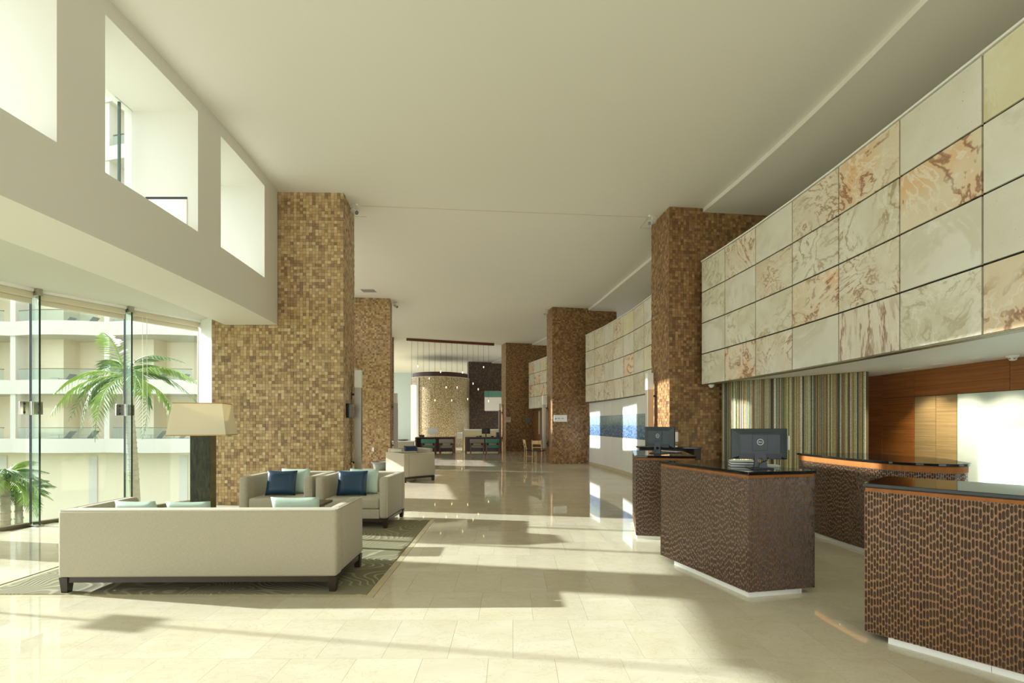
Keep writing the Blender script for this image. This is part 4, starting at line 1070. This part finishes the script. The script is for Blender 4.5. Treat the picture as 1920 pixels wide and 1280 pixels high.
# ================================================================== FAR END
m_drum = NT('pebble_gold_mosaic'); p = m_drum.pos(); vv = m_drum.n('ShaderNodeTexVoronoi', Scale=22.0); m_drum.l(p, vv.inputs['Vector'])
m_drum.base(m_drum.mix(m_drum.ramp(vv.outputs['Distance'], [(0.28, 0.0), (0.55, 1.0)]), lin(226, 214, 178), lin(150, 128, 84))); m_drum.bump(vv.outputs['Distance'], 0.4, 0.02); m_drum = m_drum.set(0.35)
e = empty('drum_kiosk', (-4.72, 31.6, 0), 0, 'big round drum clad in gold pebble mosaic at the far end', 'drum')
MB().cyl((0, 0, 0), 1.9, 4.36, 64).build('drum_wall', m_drum, e, True); MB().lathe((0, 0, 4.36), [(1.93, 0), (1.93, .05), (1.7, .05)], 64).build('rim', m_border, e, True)
MB().cyl((0, 0, 4.40), 1.78, 0.30, 64).build('wood_band', plain('dark_red_wood', lin(72, 42, 36), .4), e, True)
MB().span((-1.25, -1.62, 0.2), (-1.12, -1.42, 4.36)).build('white_strip', m_white, e)
# beam with pendants
bl, br_ = Vector(cpt(762, 634)), Vector(cpt(926, 643.5)); ang = math.atan2(br_.y-bl.y, br_.x-bl.x); Lb = (br_-bl).length
ch = empty('pendant_beam', (bl.x, bl.y, HC), ang, 'long wooden ceiling beam hung with a row of fine bulb pendants', 'pendant lamp')
MB().span((0, -.06, -.12), (Lb, .06, 0)).build('beam', m_walnut, ch)
m_bulb = NT('small_glowing_bulb'); m_bulb.base(lin(255, 240, 200)); m_bulb.b.inputs['Emission Color'].default_value = lin(255, 226, 170); m_bulb.b.inputs['Emission Strength'].default_value = 3.0; m_bulb = m_bulb.m
xs = [173, 230, 285, 340, 395, 450, 505, 560, 613, 668, 720, 775, 828, 883, 935]; zs = [570, 258, 478, 378, 598, 313, 468, 598, 470, 320, 585, 430, 487, 265, 605]
for x, z in zip(xs, zs):
    px_, py_ = 740+x/5.333, 640+z/5.333
    s = (px_-765)/(924-765)*(Lb-.1)+.05; Y = bl.y+(br_.y-bl.y)*s/Lb; zz = EYE+(HOR-py_)/FOC*Y-HC
    c = MB().cyl((s, 0, zz+.10), .006, -zz-.22, 6).build('cord', m_black, ch)
    MB().lathe((s, 0, zz), [(.008, 0), (.022, .03), (.02, .07), (.010, .10)], 10).build('bulb', m_bulb, c, True)
# desks, chairs and things on them
def far_desk(x0, x1, y, label):
    e = empty('walnut_desk', ((x0+x1)/2, y, 0), R(4), label, 'desk', 'walnut desks at the far end'); w = x1-x0
    MB().span((-w/2, 0, .76), (w/2, .8, .80)).build('desk_top', m_walnut, e, bevel=.003)
    for s in (-1, 1): MB().span((s*w/2-(.08 if s > 0 else 0), .02, 0), (s*w/2+(.08 if s < 0 else 0), .78, .76)).build('side_panel', m_walnut, e)
    MB().span((-w/2+.08, .35, .05), (w/2-.08, .38, .76)).build('modesty_panel', m_darkwood, e)
    return e
far_desk(-4.83, -2.85, 23.95, 'walnut desk in front of the drum with a white monitor'); far_desk(-2.35, -0.50, 24.05, 'walnut desk beside the far column with a black monitor')
def club(x, y, rz, up, label):
    e = empty('desk_chair', (x, y, 0), rz, label, 'chair', 'low upholstered chairs at the walnut desks')
    rbox('backrest', (0, -.27, .635), (.70, .09, .20), up, e, .03); rbox('seat', (0, .02, .36), (.60, .56, .12), up, e, .03)
    for s in (-1, 1):
        for t_ in (-1, 1): MB().span((s*.31-.03, t_*.26-.03, 0), (s*.31+.03, t_*.26+.03, .56 if t_ < 0 else .58)).build('leg', m_walnut, e)
        MB().span((s*.31-.03, -.26, .54), (s*.31+.03, .28, .58)).build('arm', m_walnut, e); MB().span((s*.31-.03, -.26, .0), (s*.31+.03, .28, .04)).build('runner', m_walnut, e)
    rbox('lumbar_cushion', (0, -.17, .50), (.38, .10, .16), m_linen, e, .04)
club(-4.02, 23.25, R(4), m_teal, 'teal chair at the desk in front of the drum'); club(-3.17, 23.3, R(4), m_greyup, 'grey chair at the desk in front of the drum')
club(-1.70, 23.4, R(4), m_greyup, 'grey chair at the desk beside the far column'); club(-0.95, 23.45, R(4), m_teal, 'teal chair at the desk beside the far column')
def simple_monitor(x, y, mat, label, w=.5, h=.32):
    e = empty('desktop_screen', (x, y, .80), R(4), label, 'monitor')
    MB().box((0, 0, .30), (w, .03, h)).build('housing', mat, e, True, .005); MB().box((0, .017, .30), (w-.03, .002, h-.03)).build('screen', m_scr, e)
    MB().span((-.03, -.02, .0), (.03, .0, .2)).build('stand', mat, e); MB().span((-.1, -.07, 0), (.1, .07, .012)).build('foot', mat, e)
simple_monitor(-4.02, 24.3, m_dome, 'white desktop screen on the desk before the drum'); simple_monitor(-1.32, 24.3, m_black, 'black desktop screen on the desk beside the far column', .42, .28)
e = empty('desk_phone', (-4.55, 24.25, .80), R(10), 'dark telephone on the left end of the drum desk', 'telephone')
MB().add([(-.12, -.1, 0), (.12, -.1, 0), (.12, .1, 0), (-.12, .1, 0), (-.12, -.1, .11), (.12, -.1, .11), (.12, .1, .04), (-.12, .1, .04)], [(3, 2, 1, 0), (4, 5, 6, 7), (0, 1, 5, 4), (1, 2, 6, 5), (2, 3, 7, 6), (3, 0, 4, 7)]).build('body', m_black, e); MB().box((-.13, 0, .09), (.05, .2, .04), 0).build('handset', m_black, e, True, .01)
e = empty('speaker_box', (-.72, 24.35, .80), 0, 'small black box with white cap on the right desk', 'box'); MB().span((-.08, -.08, 0), (.08, .08, .24)).build('body', m_black, e, bevel=.005); MB().cyl((0, 0, .24), .04, .03, 12).build('cap', m_dome, e)
for k, x in enumerate((-1.75, -1.6, -1.0)):
    e = empty('desk_tray', (x, 24.3+.02*k, .80), .1*k, ['dark letter tray at the left of the black screen', 'black pen holder left of the black screen', 'small dark calculator right of the black screen'][k], 'desk item'); MB().span((-.07, -.09, 0), (.07, .09, .015)).build('base', m_black, e); MB().span((-.06, -.08, .015), (.06, .06, .05+.02*(k == 1))).build('body', m_greyplas if k == 0 else m_black, e, bevel=.004)
# cream counter behind, console with bowl
m_cream = plain('cream_lacquer', lin(222, 214, 172), .3); 
e = empty('cream_counter', (-1.75, 27.2, 0), R(6), 'pale cream counter behind the right walnut desk', 'counter')
MB().span((-1.05, -.05, 0), (1.1, .6, 1.08)).build('body', m_cream, e); MB().span((-1.1, -.1, 1.08), (1.15, .65, 1.14)).build('counter_top', m_frost, e, bevel=.004); MB().span((-1.06, -.07, .78), (1.1, -.05, .82)).build('band', m_border, e); MB().span((-1.35, -.1, .62), (-1.05, .4, .95)).build('side_box', m_frost, e)
e = empty('cream_console', (-4.93, 21.6, 0), R(6), 'low cream console left of the walnut desks', 'console')
MB().span((-.5, 0, 0), (.5, .4, .66)).build('body', m_linen, e, bevel=.01); MB().span((-.52, -.02, .66), (.52, .42, .70)).build('top', m_white, e, bevel=.004)
o = MB().lathe((-4.95, 21.8, .70), [(.08, 0), (.2, .02), (.3, .06), (.29, .065), (.18, .03), (.05, .015)], 24).build('bowl', m_pot, None, True); tag(o, 'shallow grey bowl on the cream console', 'bowl')
e = empty('notice_stand', (-2.62, 25.6, 0), 0, 'slim cream notice stand between the walnut desks', 'stand'); MB().cyl((0, 0, .02), .03, 1.3, 10).build('pole', m_cream, e, True); MB().cyl((0, 0, 0), .18, .02, 20).build('foot', m_cream, e); MB().span((-.22, -.03, 1.05), (.06, -.01, 1.5)).build('board', m_cream, e, bevel=.003)
# wooden chairs by the arrow sign column
def wchair(x, y, rz, label):
    e = empty('wooden_chair', (x, y, 0), rz, label, 'chair', 'light wooden chairs by the right column')
    for s in (-1, 1):
        MB().tube([(s*.18, .22, 0), (s*.18, .20, .45), (s*.18, .27, .86)], .02, 8).build('back_post', m_chairwood, e, True); MB().tube([(s*.18, -.2, 0), (s*.18, -.19, .44)], .02, 8).build('leg', m_chairwood, e, True)
    rbox('seat', (0, 0, .45), (.42, .44, .05), m_black, e, .015); MB().box((0, .255, .77), (.36, .02, .14)).build('top_rail', m_chairwood, e, True, .006); MB().box((0, .225, .58), (.36, .016, .03)).build('cross_rail', m_chairwood, e)
    for s in (-1, 1): MB().box((s*.18, 0, .2), (.018, .4, .02)).build('stretcher', m_chairwood, e)
wchair(0.74, 18.9, R(100), 'light wooden chair standing side-on, left of the pair'); wchair(1.02, 18.35, R(160), 'light wooden chair nearest the sconce, right of the pair')
# sign plates
def plate(c, ang, w, h, label, mat, arrow=False, name='wall_sign'):
    e = empty(name, c, ang, label, 'sign'); MB().span((-w/2, -.02, -h/2), (w/2, 0, h/2)).build('plate', mat, e, bevel=.003)
    if arrow:
        MB().add([(-.2, -.022, -.03), (-.145, -.022, -.03), (-.1725, -.022, .025)], [(0, 1, 2)]).build('arrow', m_black, e)
        tm = MB()
        for i, x in enumerate((-.10, -.075, -.05, -.025, .05, .075, .10, .125)): tm.span((x-.008, -.0215, -.015), (x+.008, -.02, .015))
        tm.build('lettering', m_greyplas, e)
    else:
        MB().span((-w*.3, -.0215, h*.1), (w*.3, -.02, h*.2)).build('lettering', m_greyplas, e)
    return e
a2 = math.atan2(.44, 2.44)
plate((1.77, 17.60, 1.675), a2, .50, .25, 'white direction sign with a black arrow on the right column', m_dome, True)
a3 = math.atan2(.5, 2.32)
plate((-.19, 25.415, 1.68), a3, .25, .27, 'pale square plate near the left edge of the far column', m_border); plate((.88, 25.645, 1.66), a3, .25, .27, 'grey square plate in the middle of the far column', m_greyplas)
o = MB().span((1.33, 24.0, .95), (1.40, 24.06, 2.1)).build('door_pull', m_cream, None, bevel=.005); tag(o, 'tall pale door pull on the brown far wall', 'door pull')

# ================================================================== OUTSIDE
gnd = MB().prism([(-70, -40), (-9.3, -40), (-9.3, 4), (-8.2, 9), (-9.5, 24), (-17, 46), (-17, 60), (-70, 60)], -4.6, -4.4).build('garden_ground', m_grass); tag(gnd, 'low planted garden ground outside the windows', 'ground', kind='structure')
# hotel wing with curved balconies
FY = 25.5
bl_ = empty('hotel_wing', (-21.5, FY, -4.4), 0, 'cream hotel wing with stacked curved balconies outside the windows', 'building')
def bp(name, mb_, mat, parent=None, **kw):
    mb_.v = [(x+21.5, y-FY, z+4.4) for x, y, z in mb_.v] if parent is None else [(x+21.5, y-FY, z+4.4) for x, y, z in mb_.v]
    return mb_.build(name, mat, parent or bl_, **kw)
BAYS = [(-36.4, -31.75), (-31.4, -26.75), (-26.4, -21.75), (-21.4, -16.75), (-16.4, -11.75)]
ZK = [-0.06+3.1*k for k in range(8)]
bp('rear_wall', MB().span((-37, FY+2.1, -4.4), (-11.4, FY+2.4, ZK[-1]+.8)), m_bld)
bp('ground_floor_wall', MB().span((-37, FY+1.1, -4.4), (-11.4, FY+1.4, -0.06)), m_bld)
for (a, b) in BAYS[1:4]:
    bp('wall_panel', MB().span((a+3.0, FY+1.04, -3.0), (a+3.45, FY+1.1, -0.3)), m_bldw)
for bi, (a, b) in enumerate(BAYS):
    bp('pier', MB().span((a-.02, FY+1.1, -0.06), (a+1.55, FY+2.1, ZK[-1]+.8)), m_bld)
    bp('fin_wall', MB().span((b+.04, FY+.05, -0.06), (b+.32, FY+2.1, ZK[-1]+.8)), m_bldw)
    n = 12; arc = [(a-.18+(b-a+.36)*i/n, FY-0.42*math.sin(math.pi*i/n)) for i in range(n+1)]
    inn = [(x, FY+2.1) for x, _ in arc]; rail = [(x, y+.08) for x, y in arc[1:-1]]; rail2 = [(x, y+.095) for x, y in arc[1:-1]]
    for k, z in enumerate(ZK):
        bp('balcony_slab', MB().strip(arc, [(x, y+.14) for x, y in arc], z, z+.74).strip([(x, y+.14) for x, y in arc], inn, z, z+.26), m_bldw)
        if k > 5: continue
        bp('glass_rail', MB().strip(rail, rail2, z+.74, z+1.30), m_railglass)
        bp('handrail', MB().strip([(x, y-.02) for x, y in rail], [(x, y+.03) for x, y in rail2], z+1.30, z+1.34), m_alu)
        if k < 4:
            d = bp('balcony_door', MB().span((b-.02, FY+1.35, z+.26), (b+.035, FY+2.0, z+2.4)), m_door)
            bp('door_frame', MB().span((b-.04, FY+1.65, z+.26), (b-.02, FY+1.7, z+2.4)), m_alu, d)
# loungers on the balconies in view
LM = None
def lounge_chair(x, y, z, label):
    global LM
    if LM is None:
        f = MB()
        for s in (-.28, .28):
            f.tube([(-.6, s, .02), (-.6, s, .30), (.45, s, .30), (.75, s, .30)], .02, 6); f.tube([(.1, s, .02), (.1, s, .55), (-.5, s, .55)], .018, 6); f.tube([(.55, s, .02), (.55, s, .3)], .02, 6)
        g = MB(); g.add([(-.55, -.28, .30), (.35, -.28, .30), (.35, .28, .30), (-.55, .28, .30), (-.55, -.28, .33), (.35, -.28, .33), (.35, .28, .33), (-.55, .28, .33)], [(3,2,1,0),(4,5,6,7),(0,1,5,4),(1,2,6,5),(2,3,7,6),(3,0,4,7)])
        b_ = MB(); b_.add([(.35, -.28, .30), (.85, -.28, .85), (.85, .28, .85), (.35, .28, .30), (.38, -.28, .28), (.88, -.28, .83), (.88, .28, .83), (.38, .28, .28)], [(0,1,2,3),(7,6,5,4),(0,4,5,1),(3,2,6,7),(1,5,6,2),(0,3,7,4)])
        LM = (f.mesh('frame', m_frame, True), g.mesh('seat', m_frame), b_.mesh('backrest', m_frame))
    e = empty('balcony_lounger', (x, y, z), 0, label, 'lounger', 'grey loungers on the hotel balconies')
    e.scale = (.78, .78, .78)
    for nm, me in zip(('frame', 'seat', 'backrest'), LM): link(nm, me, e)
fl = ['bottom', 'middle', 'top']; bn = {1: 'far left', 2: 'second', 3: 'third'}
for k in (0, 1, 2):
    for bi in (2, 3):
        a, b = BAYS[bi]
        for q, dx in enumerate((1.75, 3.0)):
            lounge_chair(a+dx, FY+.75, ZK[k]+.26+.22, '%s lounger on the %s balcony row, %s bay outside the window' % (('left', 'right')[q], fl[k], ('palm tree', 'column side')[bi-2]))
# raise the balcony floors under the loungers
for k in (0, 1, 2):
    for bi in (2, 3):
        a, b = BAYS[bi]; bp('balcony_floor', MB().span((a+.2, FY+.15, ZK[k]+.26), (b, FY+2.1, ZK[k]+.48)), m_bld)

# ---- palms
def frond_mesh(L, n, droop, leaf, width, mat, seed):
    rr = random.Random(seed); mb = MB(); pts = []
    for i in range(n+1):
        t_ = i/n; pts.append(Vector((L*t_*(1-.12*t_), 0, L*(0.42*t_-droop*t_*t_))))
    mb.tube(pts, [0.022*(1-.85*i/n)+.003 for i in range(n+1)], 5)
    for i in range(2, n+1):
        for h in range(2):
            t_ = (i+h*.5)/n
            if t_ > 1: continue
            p = pts[i]; d = (pts[min(i+1, n)]-pts[i-1]).normalized()
            ll = leaf*(math.sin(math.pi*min(1, .12+.88*t_))**.6)*rr.uniform(.8, 1.1)
            for s in (-1, 1):
                o = Vector((0, s, 0))*.8+d*.75+Vector((0, 0, -.25-rr.random()*.35)); o.normalize(); tip = p+o*ll+Vector((0, 0, -.28*ll*ll))
                mid = p+o*ll*.5+Vector((0, 0, .02)); w = d*width
                mb.add([p-w*.4, p+w*.4, mid+w, tip, mid-w], [(0, 1, 2, 3, 4)])
    return mb.mesh('frond', mat)
def palm(loc, H, bend, n, L, label, mats, seed, r=(0.16, 0.11), leaf=0.55, group=None, width=0.016):
    rr = random.Random(seed); e = empty('palm_tree', loc, 0, label, 'palm tree', group)
    if H > 0.4:
        tp = [(bend[0]*(i/10)**2, bend[1]*(i/10)**2, H*i/10) for i in range(11)]
        tr = MB().tube(tp, [r[0]+(r[1]-r[0])*i/10 for i in range(11)], 12).build('trunk', m_trunk, e, True)
        for i in range(1, int(H/.16)):
            t_ = i*.16/H; c = (bend[0]*t_*t_, bend[1]*t_*t_, H*t_); rad = r[0]+(r[1]-r[0])*t_
            MB().lathe(c, [(rad, 0), (rad+.012, .012), (rad+.012, .03), (rad, .05)], 12).build('bark_ring', m_trunk, tr) if H < 4 or i*.16 > H-3.2 else None
    ms = [frond_mesh(L*q, 20, dr, leaf, width, mats[i % len(mats)], seed+i) for i, (q, dr) in enumerate(((1, .75), (.95, .95), (1.05, .6), (.85, 1.15)))]
    for i in range(n):
        o = link('frond', ms[i % 4], e, (bend[0], bend[1], H)); el = rr.uniform(-.55, .75)
        o.rotation_euler = (rr.uniform(-.25, .25), -el, i*2.4+rr.uniform(-.2, .2))
    return e
palm((-11.38, 14.6, -4.4), 7.3, (-.36, 0), 20, 2.2, 'coconut palm with ringed trunk between the window and the hotel wing', [m_leaf, m_leafd], 5)
# terrace bed with small plants at the lower left
bed = MB().prism([(-16, 8.2), (-9.2, 8.2), (-8.6, 9.6), (-9.6, 11.5), (-16, 13.5)], -4.4, -1.0).build('planting_terrace', m_grass); tag(bed, 'raised planting bed outside the lowest left panes', 'ground', kind='structure')
palm((-10.45, 9.9, -1.0), 1.35, (0, 0), 16, 0.75, 'short feathery palm at the lower left outside the glass', [m_leaf, m_leafd], 31, (.09, .07), .34, 'small garden palms', .012)
palm((-11.2, 10.9, -1.0), 0.9, (0, 0), 14, 0.7, 'lower bushy palm beside the short feathery palm', [m_leafd, m_leaf], 37, (.08, .06), .3, 'small garden palms', .012)
def spiky(loc, s, n, label, seed, mat):
    rr = random.Random(seed); e = empty('spiky_plant', loc, 0, label, 'plant', 'spiky plants outside the glass')
    b = MB()
    P = [(-.022*s, 0, 0), (.022*s, 0, 0), (.03*s, .05*s, .35*s), (.02*s, .2*s, .68*s), (0, .42*s, .9*s), (-.02*s, .2*s, .68*s), (-.03*s, .05*s, .35*s)]
    b.add(P, [(0, 1, 2, 6), (6, 2, 3, 5), (5, 3, 4)]); me = b.mesh('leaf', mat)
    for i in range(n):
        o = link('leaf', me, e); o.rotation_euler = (rr.uniform(-.5, .35), 0, i*2.4+rr.uniform(-.3, .3)); o.scale = (rr.uniform(.7, 1.2),)*3
pl = [(-9.75, 9.0, 'spiky grey green plant close to the glass, left of the first fin', .7), (-9.0, 9.1, 'spiky plant seen just right of the first fin', .7), (-10.6, 8.75, 'low spiky plant at the lower left frame corner', .6),
      (-9.35, 10.05, 'spiky plant behind the first glass fin', .7), (-8.85, 10.0 - .35, 'spiky leaves rising over the sofa corner', .55)]
for i, (x, y, lb, s) in enumerate(pl): spiky((x, y, -1.0), s*.8, 26, lb, 50+i, m_leafd if i % 2 else m_leaf)
